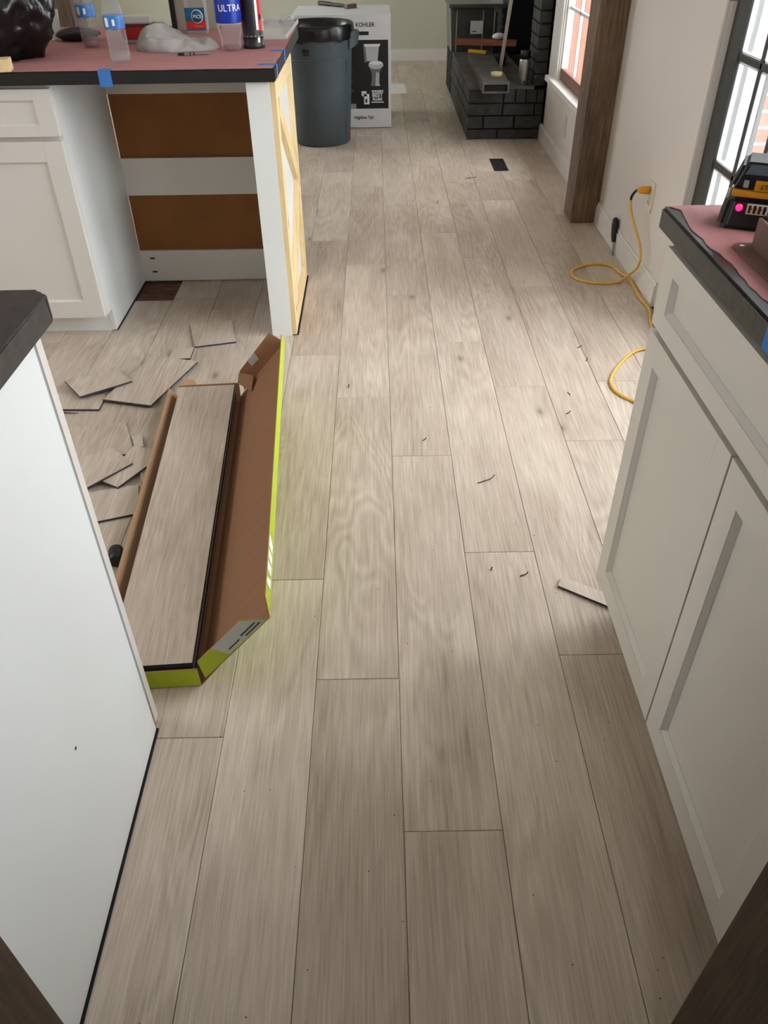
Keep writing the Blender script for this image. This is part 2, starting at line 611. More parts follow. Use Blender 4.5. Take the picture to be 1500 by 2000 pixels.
# ---- walls, ceiling
def wall_boxes(name, boxes, mtl):
    bm = B()
    for b in boxes:
        box(bm, *b)
    return struct(obj(name, bm, mtl))
DY0, DY1, DZ = 1.42, 2.90, 2.05        # glazed door opening
WY0, WY1, WZ0, WZ1 = 4.48, 5.40, 0.425, 1.75
wt = 0.14
wall_boxes('wall_right', [
    (WX, WX + wt, BY, 0.55, 0, CZ), (WX, WX + wt, 0.55, 1.25, 0, 1.15), (WX, WX + wt, 0.55, 1.25, 2.05, CZ), (WX, WX + wt, 1.25, DY0, 0, CZ), (WX, WX + wt, DY0, DY1, DZ, CZ), (WX, WX + wt, DY1, WY0, 0, CZ),
    (WX, WX + wt, WY0, WY1, 0, WZ0 - 0.012), (WX, WX + wt, WY0, WY1, WZ1, CZ), (WX, WX + 0.05, WY1, 5.775, 0, CZ), (WX + 0.05, WX + wt, 5.705, 5.775, 0, CZ), (WX + 0.05, WX + wt, WY1, 5.705, WZ1, CZ), (WX + 0.05, WX + wt, WY1, 5.705, 0, 0.25),
    (WX + 0.42, WX + 0.5, 5.775, FY, 0, CZ), (WX, WX + 0.5, 7.55, 7.7, 0, CZ), (WX, WX + wt, 7.7, FY, 0, CZ),
    (WX, WX + 0.5, 5.70, 5.775, 0, CZ)], 'wall')
wall_boxes('wall_far', [(LX - 0.15, WX + 0.5, FY, FY + 0.15, 0, CZ)], 'farwall')
KW = (1.3, 2.2, 1.05, 2.0)
LW = (6.2, 7.5, 0.8, 2.1)
wall_boxes('wall_left', [
    (LX - 0.15, LX, BY, KW[0], 0, CZ), (LX - 0.15, LX, KW[0], KW[1], 0, KW[2]), (LX - 0.15, LX, KW[0], KW[1], KW[3], CZ),
    (LX - 0.15, LX, KW[1], LW[0], 0, CZ), (LX - 0.15, LX, LW[0], LW[1], 0, LW[2]), (LX - 0.15, LX, LW[0], LW[1], LW[3], CZ),
    (LX - 0.15, LX, LW[1], FY, 0, CZ)], 'farwall')
wall_boxes('wall_back', [(LX - 0.15, -0.4, BY - 0.15, BY, 0, CZ), (0.5, WX + wt, BY - 0.15, BY, 0, CZ), (-0.4, 0.5, BY - 0.15, BY, 0, 1.5), (-0.4, 0.5, BY - 0.15, BY, 2.05, CZ), (-0.4, -0.2, BY - 0.15, BY, 1.5, 2.05), (0.3, 0.5, BY - 0.15, BY, 1.5, 2.05)], 'wall')
wall_boxes('ceiling', [(LX - 0.15, WX + 0.5, BY - 0.15, FY + 0.15, CZ, CZ + 0.1)], 'ceiling')
# stub walls either side of the cased opening the camera stands in
wall_boxes('wall_opening_left', [(LX, -0.62, 0.26, 0.36, 0, CZ)], 'wall')
wall_boxes('wall_opening_right', [(0.57, WX, 0.26, 0.36, 0, CZ)], 'wall')
# stub wall left of the living room beam post
wall_boxes('wall_divider', [(LX, -1.475, 4.06, 4.18, 0, CZ)], 'pinklitwall')

# ---- baseboards
def baseboard(name, x0, x1, y0, y1):
    bm = B()
    box(bm, x0, x1, y0, y1, 0.0, 0.088)
    if x1 - x0 < y1 - y0:
        sx = (x0 + 0.006, x1) if x1 >= WX - 0.001 else (x0, x1 - 0.006)
        box(bm, sx[0], sx[1], y0, y1, 0.088, 0.102)
    else:
        box(bm, x0, x1, y0 + 0.006, y1, 0.088, 0.102)
    return struct(obj(name, bm, 'trim'))
baseboard('baseboard_right', WX - 0.014, WX, 2.995, 4.03)
baseboard('baseboard_right_far', WX - 0.014, WX, 4.205, 5.765)
baseboard('baseboard_far', LX, WX, FY - 0.014, FY)

# ---- glazed double door in the right wall
def door_leaf(name, y0, y1, label):
    d = struct(thing(name, label, 'door', (WX + 0.04, (y0 + y1) / 2, 0)))
    x0, x1 = WX + 0.02, WX + 0.065
    st = 0.10
    for a in ((y0, y0 + st), (y1 - st, y1)):
        bm = B()
        box(bm, x0, x1, a[0], a[1], 0.0, 2.04, bev=0.003)
        part('stile', bm, 'doorpaint', d)
    for z0, z1 in ((0.0, 0.21), (1.91, 2.04)):
        bm = B()
        box(bm, x0, x1, y0 + st, y1 - st, z0, z1, bev=0.003)
        part('rail', bm, 'doorpaint', d)
    gy0, gy1 = y0 + st, y1 - st
    zs = [0.21] + [0.287 + 0.317 * i for i in range(6)] + [1.91]
    zs = [0.21, 0.287 + 0.0, 0.604, 0.921, 1.238, 1.555, 1.91]
    zs = [0.21, 0.604, 0.921, 1.238, 1.555, 1.91]
    for z in zs[1:-1]:
        bm = B()
        box(bm, x0 + 0.004, x1 - 0.004, gy0, gy1, z - 0.011, z + 0.011, bev=0.004)
        part('muntin', bm, 'doorpaint', d)
    w3 = (gy1 - gy0) / 3
    for i in (1, 2):
        bm = B()
        box(bm, x0 + 0.004, x1 - 0.004, gy0 + w3 * i - 0.011, gy0 + w3 * i + 0.011, 0.21, 1.91, bev=0.004)
        part('muntin', bm, 'doorpaint', d)
    for i in range(3):
        for k in range(len(zs) - 1):
            a, b = gy0 + w3 * i + 0.011, gy0 + w3 * (i + 1) - 0.011
            c, e = zs[k] + 0.011, zs[k + 1] - 0.011
            bm = B()
            box(bm, x0 + 0.020, x0 + 0.026, a, b, c, e)
            part('pane', bm, 'pane', d)
            bm = B()                                   # pale glazing bead round each light
            t = 0.006
            for q in ((a, b, c, c + t), (a, b, e - t, e), (a, a + t, c, e), (b - t, b, c, e)):
                box(bm, x0 + 0.006, x0 + 0.020, *q)
            part('glazing_bead', bm, 'siding', d)
    return d
dl = door_leaf('door_1', 2.16, 2.895, 'charcoal glazed door with small panes beside the outlet wall')
dl2 = door_leaf('door_2', 1.425, 2.155, 'charcoal glazed door leaf behind the counter with charger')
bm = B()
for z in (1.11, 1.75, 0.22):
    box(bm, WX - 0.004, WX + 0.02, 2.893, 2.918, z - 0.05, z + 0.05, bev=0.002)
part('hinge', bm, 'brownsash', dl, 'brown hinge')
bm = B()
for q in ((DY1, DY1 + 0.055, 0, DZ + 0.055), (DY0 - 0.055, DY0, 0, DZ + 0.055), (DY0, DY1, DZ, DZ + 0.055)):
    box(bm, WX - 0.012, WX, *q, bev=0.003)
struct(obj('trim_1', bm, 'wall'))
bm = B()
box(bm, WX + 0.0, WX + wt, DY0, DY1, -0.005, 0.012)
struct(obj('trim_2', bm, 'doorpaint'))

# ---- window in the right wall
win = struct(thing('window_1', 'bright window with white sill and brown sash by the fireplace', 'window', (WX + 0.07, 4.94, WZ0)))
bm = B()
box(bm, WX - 0.05, WX + 0.10, WY0 - 0.05, 5.56, WZ0 - 0.03, WZ0, bev=0.005)
part('window_sill', bm, 'trim', win)
bm = B()
for q in ((WY1 - 0.012, WY1, WZ0, WZ1), (WY0, WY0 + 0.012, WZ0, WZ1), (WY0, WY1, WZ1 - 0.012, WZ1)):
    box(bm, WX, WX + 0.05, *q)
for q in ((WY1, WY1 + 0.05, WZ0, WZ1 + 0.05), (WY0 - 0.05, WY0, WZ0, WZ1 + 0.05), (WY0, WY1, WZ1, WZ1 + 0.05)):
    box(bm, WX - 0.01, WX, *q)
part('window_frame', bm, 'trim', win)
sx0, sx1 = WX + 0.012, WX + 0.046
bm = B()
box(bm, sx0, sx1, WY0 + 0.012, WY1 - 0.012, WZ0, WZ0 + 0.062, bev=0.003)
part('bottom_rail', bm, 'brownsash', win)
bm = B()
box(bm, sx0, sx1, WY0 + 0.012, WY0 + 0.05, WZ0 + 0.06, WZ1 - 0.012)
box(bm, sx0, sx1, WY1 - 0.03, WY1 - 0.012, WZ0 + 0.06, WZ1 - 0.012)
box(bm, sx0, sx1, WY0 + 0.012, WY1 - 0.012, WZ1 - 0.05, WZ1 - 0.012)
part('sash_frame', bm, 'trim', win)
for z in (0.80, 1.12, 1.44):
    bm = B()
    box(bm, sx0 + 0.01, sx1 - 0.01, WY0 + 0.05, WY1 - 0.03, z - 0.008, z + 0.008)
    part('muntin', bm, 'siding', win)
for y in (4.80, 5.085):
    bm = B()
    box(bm, sx0 + 0.01, sx1 - 0.01, y - 0.008, y + 0.008, WZ0 + 0.06, WZ1 - 0.05)
    part('muntin', bm, 'siding', win)
bm = B()
box(bm, sx0 + 0.015, sx0 + 0.019, WY0 + 0.04, WY1 - 0.02, WZ0 + 0.05, WZ1 - 0.03)
part('pane', bm, 'pane', win)

# ---- windows of the left wall (out of frame, they light the rooms)
CW = (0.55, 1.25, 1.15, 2.05)  # unseen right wall window, added to light the left end panel
for i, q in enumerate((KW, LW, CW)):
    WQ = LX if i < 2 else WX + 0.19
    wn = struct(thing('window_%d' % (i + 2), ['kitchen window in the left wall', 'living room window in the left wall', 'added unseen window above the right counter'][i], 'window', (WQ - 0.07, (q[0] + q[1]) / 2, q[2])))
    bm = B()
    t = 0.05
    for s in ((q[0], q[1], q[2], q[2] + t), (q[0], q[1], q[3] - t, q[3]), (q[0], q[0] + t, q[2], q[3]), (q[1] - t, q[1], q[2], q[3]), ((q[0] + q[1]) / 2 - 0.02, (q[0] + q[1]) / 2 + 0.02, q[2], q[3])):
        box(bm, WQ - 0.12, WQ - 0.06, *s)
    part('window_frame', bm, 'trim', wn)
    bm = B()
    box(bm, WQ - 0.095, WQ - 0.09, q[0] + t, q[1] - t, q[2] + t, q[3] - t)
    part('pane', bm, 'pane', wn)

wn = struct(thing('window_5', 'added unseen window in the wall behind the camera', 'window', (0.05, BY - 0.07, 1.5)))  # unseen, added to brighten the near floor
bm = B()
for q in ((-0.2, 0.3, 1.5, 1.54), (-0.2, 0.3, 2.01, 2.05), (-0.2, -0.16, 1.54, 2.01), (0.26, 0.3, 1.54, 2.01)):
    box(bm, q[0], q[1], BY - 0.11, BY - 0.05, q[2], q[3])
part('window_frame', bm, 'trim', wn)
bm = B()
box(bm, -0.16, 0.26, BY - 0.085, BY - 0.08, 1.54, 2.01)
part('pane', bm, 'pane', wn)

# ---- stained posts
def post(name, x0, x1, y0, y1, label, mtl='stain'):
    cx, cy = (x0 + x1) / 2, (y0 + y1) / 2
    bm = B()
    # boards run vertically: build along Y then stand up so the grain follows the height
    box(bm, x0 - cx, x1 - cx, 0, CZ - 0.001, y0 - cy, y1 - cy, bev=0.004)
    o = obj(name, bm, mtl)
    o.location = (cx, cy, 0.0)
    o.rotation_euler = (math.pi / 2, 0, 0)
    return tag(o, label, 'post')
post('wood_post', 0.986, WX - 0.001, 4.028, 4.21, 'dark stained wood post standing against the right wall')
post('wood_post', -1.47, -1.325, 4.03, 4.21, 'dark stained wood post behind the island and black bag')
post('wood_post', -0.61, -0.449, 0.22, 0.40, 'shade-darkened stained wood post in the bottom left corner', 'stainshade')
post('wood_post', 0.394, 0.56, 0.22, 0.40, 'shade-darkened stained wood post in the bottom right corner', 'stainshade')

# ---- outside the right wall
bm = B()
box(bm, WX + 0.3, 14, -6, 16, -0.30, -0.12)
struct(obj('ground_outside', bm, 'deck'))
fen = thing('clad_wall', 'orange and white vertical boards outside the bright window', 'cladding', (1.40, 5.68, 0.255))
bm = B()
box(bm, 1.172, 1.66, 5.680, 5.700, 0.255, 1.74)
part('backing', bm, 'siding', fen)
for i in range(8):
    x = 1.180 + i * 0.058
    bm = B()
    box(bm, x, x + 0.032, 5.662, 5.680, 0.255, 1.74, bev=0.002)
    part('board', bm, 'fence', fen)
bk = thing('brick_column', 'pale red brick porch column outside the glazed door', 'column', (2.0, 4.45, -0.12))
bm = B()
box(bm, 1.785, 2.115, 4.205, 4.695, -0.12, 2.4)
part('mortar_core', bm, 'siding', bk)
r = 0
z = -0.12
while z < 2.35:
    for i in range(3):
        y = 4.2 + i * 0.2 - (0.1 if r % 2 else 0)
        a, b = max(y, 4.2), min(y + 0.19, 4.7)
        if b - a > 0.03:
            bm = B()
            box(bm, 1.78, 2.12, a, b, z, z + 0.062)
            part('brick', bm, 'redbrick', bk)
    z += 0.075
    r += 1
pp = B()
box(pp, 1.50, 1.60, 3.56, 3.66, -0.12, 2.6, bev=0.004)
tag(recenter(obj('porch_post', pp, 'siding')), 'white porch post outside the glazed door', 'post')

# ================================================================== CABINETS
def shaker(name, parent, axis, plane, a0, a1, z0, z1, fw, depth, mtl='cab', t=0.02, rail=None):
    """Shaker door/drawer front. axis 'x': faces -X (plane = outer X, spans Y); axis 'y': faces -Y."""
    rail = fw if rail is None else rail
    bm = B()
    def bx(p0, p1, u0, u1, w0, w1, bev=0.0):
        if axis == 'x':
            box(bm, p0, p1, u0, u1, w0, w1, bev=bev)
        else:
            box(bm, u0, u1, p0, p1, w0, w1, bev=bev)
    bx(plane, plane + t, a0, a0 + fw, z0, z1, 0.0012)
    bx(plane, plane + t, a1 - fw, a1, z0, z1, 0.0012)
    bx(plane, plane + t, a0 + fw, a1 - fw, z0, z0 + rail, 0.0)
    bx(plane, plane + t, a0 + fw, a1 - fw, z1 - rail, z1, 0.0)
    dd = part(name, bm, mtl, parent)
    bm = B()
    bx(plane + depth, plane + t - 0.002, a0 + fw, a1 - fw, z0 + rail, z1 - rail)
    # chamfered inner edge
    c = 0.006
    def tri(u0, u1, w0, w1, horiz, side):
        pass
    cp = obj('panel', rel(parent, bm), mtl, dd)
    bm = B()
    def wedge(pa, pb, qa, qb):
        # pa-pb on the frame face edge, qa-qb on the panel, extruded as a sloped strip with a back
        pts = []
        for (u, ww), p in ((pa, plane + 0.0015), (pb, plane + 0.0015), (qb, plane + depth), (qa, plane + depth)):
            pts.append(Vector((p, u, ww)) if axis == 'x' else Vector((u, p, ww)))
        slab(bm, pts, 0.001)
    i0, i1, j0, j1 = a0 + fw, a1 - fw, z0 + rail, z1 - rail
    wedge((i0, j0), (i0, j1), (i0 + c, j0 + c), (i0 + c, j1 - c))
    wedge((i1, j0), (i1, j1), (i1 - c, j0 + c), (i1 - c, j1 - c))
    wedge((i0, j0), (i1, j0), (i0 + c, j0 + c), (i1 - c, j0 + c))
    wedge((i0, j1), (i1, j1), (i0 + c, j1 - c), (i1 - c, j1 - c))
    obj('bead', rel(parent, bm), mtl, dd)
    return dd

# ---- right base cabinet
RC = thing('base_cabinet', 'white shaker base cabinet with two doors and a drawer on the right', 'cabinet', (0.8, 0.87, 0))
bm = B()
box(bm, 0.508, WX - 0.001, 0.415, 1.302, 0.10, 0.876)
part('body', bm, 'cab', RC)
bm = B()
box(bm, 0.565, WX - 0.001, 0.415, 1.295, 0.0, 0.10)
part('toe_kick', bm, 'cab', RC)
shaker('door', RC, 'x', 0.487, 0.889, 1.295, 0.115, 0.719, 0.052, 0.011)
shaker('door', RC, 'x', 0.487, 0.480, 0.884, 0.115, 0.719, 0.052, 0.011)
shaker('drawer', RC, 'x', 0.487, 0.480, 1.295, 0.731, 0.868, 0.052, 0.011, rail=0.036)

def countertop(name, pts, z0, z1, label, bev=0.004, mtl='stone'):
    bm = B()
    prism(bm, pts, z0, z1)
    bmesh.ops.bevel(bm, geom=[e for e in bm.edges], offset=bev, segments=2, affect='EDGES')
    return tag(recenter(obj(name, bm, mtl)), label, 'countertop')
countertop('countertop', [(0.486, 0.415), (WX - 0.001, 0.415), (WX - 0.001, 1.358), (0.486, 1.358)], 0.876, 0.914, 'dark stone countertop on the right white base cabinet')

# pink paper on the right counter
def paper(name, outline, z, mtl, label, t=0.0012):
    bm = B()
    prism(bm, outline, z, z + t)
    return tag(recenter(obj(name, bm, mtl)), label, 'paper')
edge = []
yy = 0.43
while yy < 1.345:
    edge.append((0.503 + 0.016 * noise.noise((yy * 9, 3.3, 0)) + 0.006 * noise.noise((yy * 31, 1.3, 0)), yy))
    yy += 0.02
edge += [(0.496, 1.349), (0.52, 1.354)]
paper('masking_paper', edge + [(WX - 0.02, 1.356), (WX - 0.02, 0.43)], 0.9143, 'paper2', 'pink masking paper on the right countertop under the charger')

# ---- left cabinet run (panel end faces the aisle)
LC = thing('base_cabinet', 'white cabinet end panel with dark worktop at the left foreground', 'cabinet', (-0.8, 0.7, 0))
bm = B()
box(bm, -0.489, -0.471, 0.41, 0.969, 0.004, 0.876, bev=0.0008)
part('end_panel', bm, 'cabcool', LC)
bm = B()
box(bm, -1.25, -0.490, 0.41, 0.972, 0.10, 0.876)
part('body', bm, 'cab', LC)
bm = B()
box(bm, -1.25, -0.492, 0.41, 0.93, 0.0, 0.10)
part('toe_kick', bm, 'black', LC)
bm = B()
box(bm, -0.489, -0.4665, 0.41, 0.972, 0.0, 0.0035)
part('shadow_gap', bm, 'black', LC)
bm = B()
box(bm, -0.484, -0.4735, 0.969, 0.979, 0.10, 0.872)
part('bumper_gap', bm, 'inkgrey', LC)
bm = B()
box(bm, -0.93, -0.472, 0.979, 0.999, 0.012, 0.872, bev=0.002)
part('door', bm, 'cab', LC)
bm = B()
lathe(bm, [(0.0025, -0.001), (0.003, 0.0)], seg=10)
bmesh.ops.transform(bm, matrix=Matrix.Translation((-0.4704, 0.70, 0.33)) @ Matrix.Rotation(H, 4, 'Y'), verts=bm.verts[:])
part('screw_hole', bm, 'inkblack', LC)
pts = [(-1.3, 0.412), (-0.455, 0.412)]
for i in range(7):
    a = i / 6 * H
    pts.append((-0.455 - 0.02 + 0.02 * math.cos(a), 1.034 - 0.02 + 0.02 * math.sin(a)))
pts.append((-1.3, 1.034))
countertop('countertop', pts, 0.8765, 0.9145, 'dark stone countertop corner on the left foreground cabinet', bev=0.005)

# ---- island cabinet
IC = thing('base_cabinet', 'white island base cabinet with a drawer above one door', 'cabinet', (-1.3, 3.05, 0))
IX = -1.037
bm = B()
prism(bm, [(2.795, 0.09), (2.85, 0.09), (2.85, 0.003), (3.341, 0.003), (3.341, 0.876), (2.795, 0.876)], 0, 0.018)
bmesh.ops.transform(bm, matrix=Matrix(((0, 0, 1, IX - 0.018), (1, 0, 0, 0), (0, 1, 0, 0), (0, 0, 0, 1))), verts=bm.verts[:])
part('side_panel', bm, 'cabcool', IC)
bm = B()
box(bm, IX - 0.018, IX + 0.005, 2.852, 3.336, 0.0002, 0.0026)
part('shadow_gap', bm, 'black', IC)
bm = B()
box(bm, -1.62, IX - 0.018, 2.796, 3.34, 0.09, 0.875)
part('body', bm, 'cab', IC)
bm = B()
box(bm, -1.62, IX - 0.0185, 2.851, 3.30, 0.0, 0.09)
part('toe_kick', bm, 'cabcool', IC)
shaker('door', IC, 'y', 2.775, -1.60, IX - 0.006, 0.088, 0.707, 0.063, 0.009)
shaker('drawer', IC, 'y', 2.775, -1.60, IX - 0.006, 0.722, 0.862, 0.056, 0.009, rail=0.032)

# ---- island back panel with white rails
IB = thing('island_back_panel', 'brown hardboard panel with white rails under the island counter', 'panel', (-0.73, 3.36, 0))
bm = B()
box(bm, IX, -0.358, 3.352, 3.374, 0.004, 0.876)
part('hardboard', bm, 'mdf', IB)
for z0, z1 in ((0.004, 0.137), (0.368, 0.512), (0.744, 0.876)):
    bm = B()
    box(bm, IX + 0.001, -0.358, 3.338, 3.352, z0, z1, bev=0.001)
    rl = part('rail', bm, 'cab', IB)
    if z0 < 0.1:
        for zz in (0.045, 0.105):
            bm = B()
            lathe(bm, [(0.0, 0), (0.004, 0), (0.004, 0.0012), (0.0, 0.0012)], seg=10, mtx=Matrix.Translation((-0.985, 3.3379, zz)) @ Matrix.Diagonal((3.2, 1, 1, 1)) @ Matrix.Rotation(H, 4, 'X'))
            obj('pocket_hole', rel(IB, bm), 'wooddark', rl)

# ---- island end: white post and pine X braced side
IE = thing('island_end_support', 'white island post with raw pine braced side panel', 'support', (-0.37, 3.08, 0))
bm = B()
box(bm, -0.415, -0.339, 2.776, 2.85, 0.0, 0.876, bev=0.001)
part('front_post', bm, 'cabcool', IE)
bm = B()
box(bm, -0.357, -0.339, 2.85, 3.372, 0.006, 0.876)
part('side_panel', bm, 'cabcool', IE)
def pine(name, y0, z0, y1, z1, wd, label=None):
    """Board on the end panel from (y0,z0) to (y1,z1), grain along its length."""
    d = Vector((0, y1 - y0, z1 - z0))
    L_ = d.length
    bm = B()
    box(bm, -wd / 2, wd / 2, 0, L_, -0.009, 0.009, bev=0.001)
    o = obj(name, bm, 'pine', IE)
    ey = d.normalized()
    ez = Vector((1, 0, 0))
    ex = ey.cross(ez).normalized()
    mm = Matrix((ex, ey, ez)).transposed().to_4x4()
    mm.translation = Vector((-0.330, y0, z0)) - Vector(IE.location)
    o.matrix_local = mm
    return o
bm = B()
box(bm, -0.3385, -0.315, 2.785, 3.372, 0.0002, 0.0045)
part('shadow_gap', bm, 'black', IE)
pine('stile', 2.802, 0.006, 2.802, 0.874, 0.05)
pine('stile', 3.347, 0.006, 3.347, 0.874, 0.05)
pine('top_rail', 2.828, 0.845, 3.321, 0.845, 0.056)
pine('bottom_rail', 2.828, 0.036, 3.321, 0.036, 0.056)
pine('brace', 2.850, 0.790, 3.305, 0.462, 0.06)
pine('brace', 3.305, 0.418, 2.850, 0.090, 0.06)

# ---- island countertop with rounded back corner, paper and tapes
pts = [(-2.0, 2.748), (-0.316, 2.748)]
for i in range(9):
    a = i / 8 * H
    pts.append((-0.316 - 0.10 + 0.10 * math.cos(a), 3.70 + 0.10 * math.sin(a)))
pts.append((-2.0, 3.80))
countertop('countertop', pts, 0.876, 0.914, 'long black island countertop covered with pink paper', bev=0.003, mtl='stoneblack')
ed = []
x = -1.98
while x < -0.33:
    ed.append((x, 2.751 + 0.006 * noise.noise((x * 6, 0.4, 0)) + 0.003 * noise.noise((x * 25, 0.4, 0))))
    x += 0.03
ed.append((-0.325, 2.752))
y = 2.80
while y < 3.66:
    ed.append((-0.321 + 0.004 * noise.noise((y * 14, 7.4, 0)), y))
    y += 0.04
ed += [(-0.33, 3.72), (-0.38, 3.78), (-1.98, 3.79)]
paper('masking_paper', ed, 0.9143, 'paper', 'pink masking paper spread over the island countertop')
def tape(label, top, front=None, axis='y', lean=None):
    bm = B()
    x0, x1, y0, y1 = top
    box(bm, x0, x1, y0, y1, 0.9156, 0.9160)
    if front == 'y':
        box(bm, x0, x1, y0 - 0.0006, y0 + 0.0, 0.870, 0.9160)
    if front == 'x':
        box(bm, x1, x1 + 0.0006, y0, y1, 0.878, 0.9160)
    return tag(recenter(obj('painters_tape', bm, 'bluetape')), label, 'tape')
tape('blue tape tab folded over the island front edge', (-0.866, -0.826, 2.7474, 2.775), 'y')
tape('blue tape strip at the front right corner of the island paper', (-0.375, -0.3155, 2.80, 2.83), 'x')
tape('blue tape strip on the island paper right edge near the white tray', (-0.362, -0.3155, 3.075, 3.105), 'x')
bm = B()
prism(bm, [(0.4852, 0.80), (0.522, 0.805), (0.532, 0.885), (0.4852, 0.897)], 0.9157, 0.9162)
box(bm, 0.4846, 0.4853, 0.80, 0.897, 0.880, 0.916)
tag(recenter(obj('painters_tape', bm, 'bluetape')), 'blue tape holding the paper on the right countertop edge', 'tape')

# ================================================================== THINGS ON THE ISLAND
ZT = 0.9158
def bottle_profile(r, h):
    p = [(r * 0.80, 0.0), (r * 0.97, 0.008), (r, 0.016)]
    z = 0.02
    while z < h * 0.42:
        p += [(r, z), (r * 0.955, z + 0.004), (r, z + 0.008)]
        z += 0.011
    p += [(r, h * 0.44), (r, h * 0.64), (r * 0.98, h * 0.70), (r * 0.80, h * 0.80), (r * 0.45, h * 0.89), (r * 0.36, h * 0.92), (r * 0.36, h * 0.98)]
    return p
def water_bottle(x, y, label, pink=False, rz=0.0):
    t = thing('water_bottle', label, 'bottle', (x, y, ZT), rz, 'water bottles on the island')
    bm = B()
    lathe(bm, bottle_profile(0.0315, 0.205))
    obj('body', bm, 'clear', t)
    bm = B()
    lathe(bm, [(0.032, 0.094), (0.0322, 0.096), (0.0322, 0.128), (0.032, 0.130)])
    lab = obj('label', bm, 'bluelabel', t)
    bm = B()
    for q in ((-2.3, -1.9, 0.100, 0.124), (-1.5, -1.25, 0.103, 0.120)):
        lathe(bm, [(0.0325, q[2]), (0.0325, q[3])], seg=6, a0=q[0], a1=q[1])
    obj('printed_mark', bm, 'inkwhite', lab)
    bm = B()
    lathe(bm, [(0.0, 0.004), (0.024, 0.004), (0.029, 0.014), (0.0295, 0.030), (0.0, 0.030)])
    obj('drink', bm, 'clearpink' if pink else 'clear', t)
    bm = B()
    lathe(bm, [(0.0135, 0.192), (0.0140, 0.206), (0.012, 0.209)], seg=20)
    obj('cap', bm, 'white', t)
    return t
water_bottle(-1.014, 3.225, 'clear water bottle with a pinkish drink left, behind the other one', True)
water_bottle(-0.830, 2.905, 'empty clear water bottle with blue label nearest the counter edge')

# big clear bottle with deep blue label
t = thing('drink_bottle', 'large clear bottle with a deep blue label beside the black can', 'bottle', (-0.500, 3.12, ZT))
bm = B()
lathe(bm, [(0.028, 0.0), (0.034, 0.006), (0.033, 0.03), (0.038, 0.05), (0.042, 0.07), (0.043, 0.085), (0.043, 0.19), (0.036, 0.225), (0.018, 0.25), (0.016, 0.28)])
obj('body', bm, 'clear', t)
bm = B()
lathe(bm, [(0.0433, 0.082), (0.0436, 0.084), (0.0436, 0.188), (0.0433, 0.19)])
lb = obj('label', bm, 'deepblue', t)
text_mesh('lettering', 'ULTRA', 0.028, 'inkwhite', lb, Matrix.Translation((0, 0, 0.125)) @ Matrix.Rotation(0.35, 4, 'Z') @ FRONT @ Matrix.Translation((0, 0, 0)), bend=0.0438)
bm = B()
lathe(bm, [(0.0, 0.004), (0.03, 0.004), (0.032, 0.012), (0.0, 0.012)])
obj('drink', bm, 'clearpink', t)
bm = B()
lathe(bm, [(0.0175, 0.27), (0.018, 0.285), (0.016, 0.29)], seg=20)
obj('cap', bm, 'white', t)

# black can with red and white print
t = thing('spray_can', 'tall black can with red and white print beside the clear bottle', 'can', (-0.428, 3.165, ZT))
bm = B()
lathe(bm, [(0.037, 0.0), (0.0385, 0.003), (0.0385, 0.012), (0.036, 0.016), (0.036, 0.034), (0.0372, 0.036), (0.0372, 0.039), (0.036, 0.041), (0.036, 0.19), (0.030, 0.205), (0.016, 0.212), (0.016, 0.235), (0.0, 0.238)])
cb = obj('body', bm, 'blackplastic', t)
def patch(r, z0, z1, a0, a1, mtl, name='printed_band'):
    bm = B()
    lathe(bm, [(r, z0), (r, z1)], seg=8, a0=a0, a1=a1)
    return obj(name, bm, mtl, t)
patch(0.0364, 0.060, 0.19, -2.75, -2.15, 'darkred')
patch(0.0364, 0.056, 0.19, -1.05, -0.80, 'inkwhite')
patch(0.0364, 0.052, 0.19, -0.80, -0.15, 'redlabel')
patch(0.0366, 0.085, 0.10, -0.70, -0.35, 'inkblack')
for k in range(5):
    patch(0.0367, 0.075 + 0.022 * k, 0.086 + 0.022 * k, -2.55, -2.35, 'redlabel', 'printed_mark')
patch(0.0375, 0.0355, 0.0395, -math.pi, -0.05, 'inkgrey', 'ring')
patch(0.0364, 0.018, 0.034, -1.0, -0.75, 'inkwhite', 'printed_mark')

# snack jar with PICS label
t = thing('snack_jar', 'square clear plastic jar with teal and red PICS label', 'jar', (-0.688, 3.54, ZT), 0.0)
bm = B()
box(bm, -0.037, 0.037, -0.037, 0.037, 0.0, 0.13, bev=0.008)
obj('body', bm, 'clear', t)
bm = B()
box(bm, -0.0375, 0.0375, -0.0382, -0.0372, 0.014, 0.088)
lb = obj('label', bm, 'teal', t)
bm = B()
slab(bm, [(-0.036, -0.0386, 0.020), (0.036, -0.0386, 0.020), (0.036, -0.0386, 0.048), (0.0, -0.0386, 0.040), (-0.036, -0.0386, 0.046)], 0.0003)
obj('printed_band', bm, 'redlabel', lb)
bm = B()
lathe(bm, [(0.0, 0.0), (0.0225, 0.0), (0.0225, 0.0006), (0.0, 0.0006)], seg=24, mtx=Matrix.Translation((0.008, -0.0384, 0.060)) @ Matrix.Rotation(H, 4, 'X'))
obj('printed_circle', bm, 'inkwhite', lb)
bm = B()
lathe(bm, [(0.0, 0.0), (0.020, 0.0), (0.020, 0.0006), (0.0, 0.0006)], seg=24, mtx=Matrix.Translation((0.008, -0.0388, 0.060)) @ Matrix.Rotation(H, 4, 'X'))
obj('printed_circle', bm, 'teal', lb)
text_mesh('lettering', 'PICS', 0.017, 'inkwhite', lb, Matrix.Translation((0.008, -0.0396, 0.059)) @ FRONT)
text_mesh('lettering', 'Peanuts', 0.009, 'orangeink', lb, Matrix.Translation((0.012, -0.0390, 0.028)) @ FRONT)
bm = B()
lathe(bm, [(0.034, 0.128), (0.036, 0.130), (0.036, 0.150), (0.034, 0.152)], seg=24)
obj('lid', bm, 'red', t)

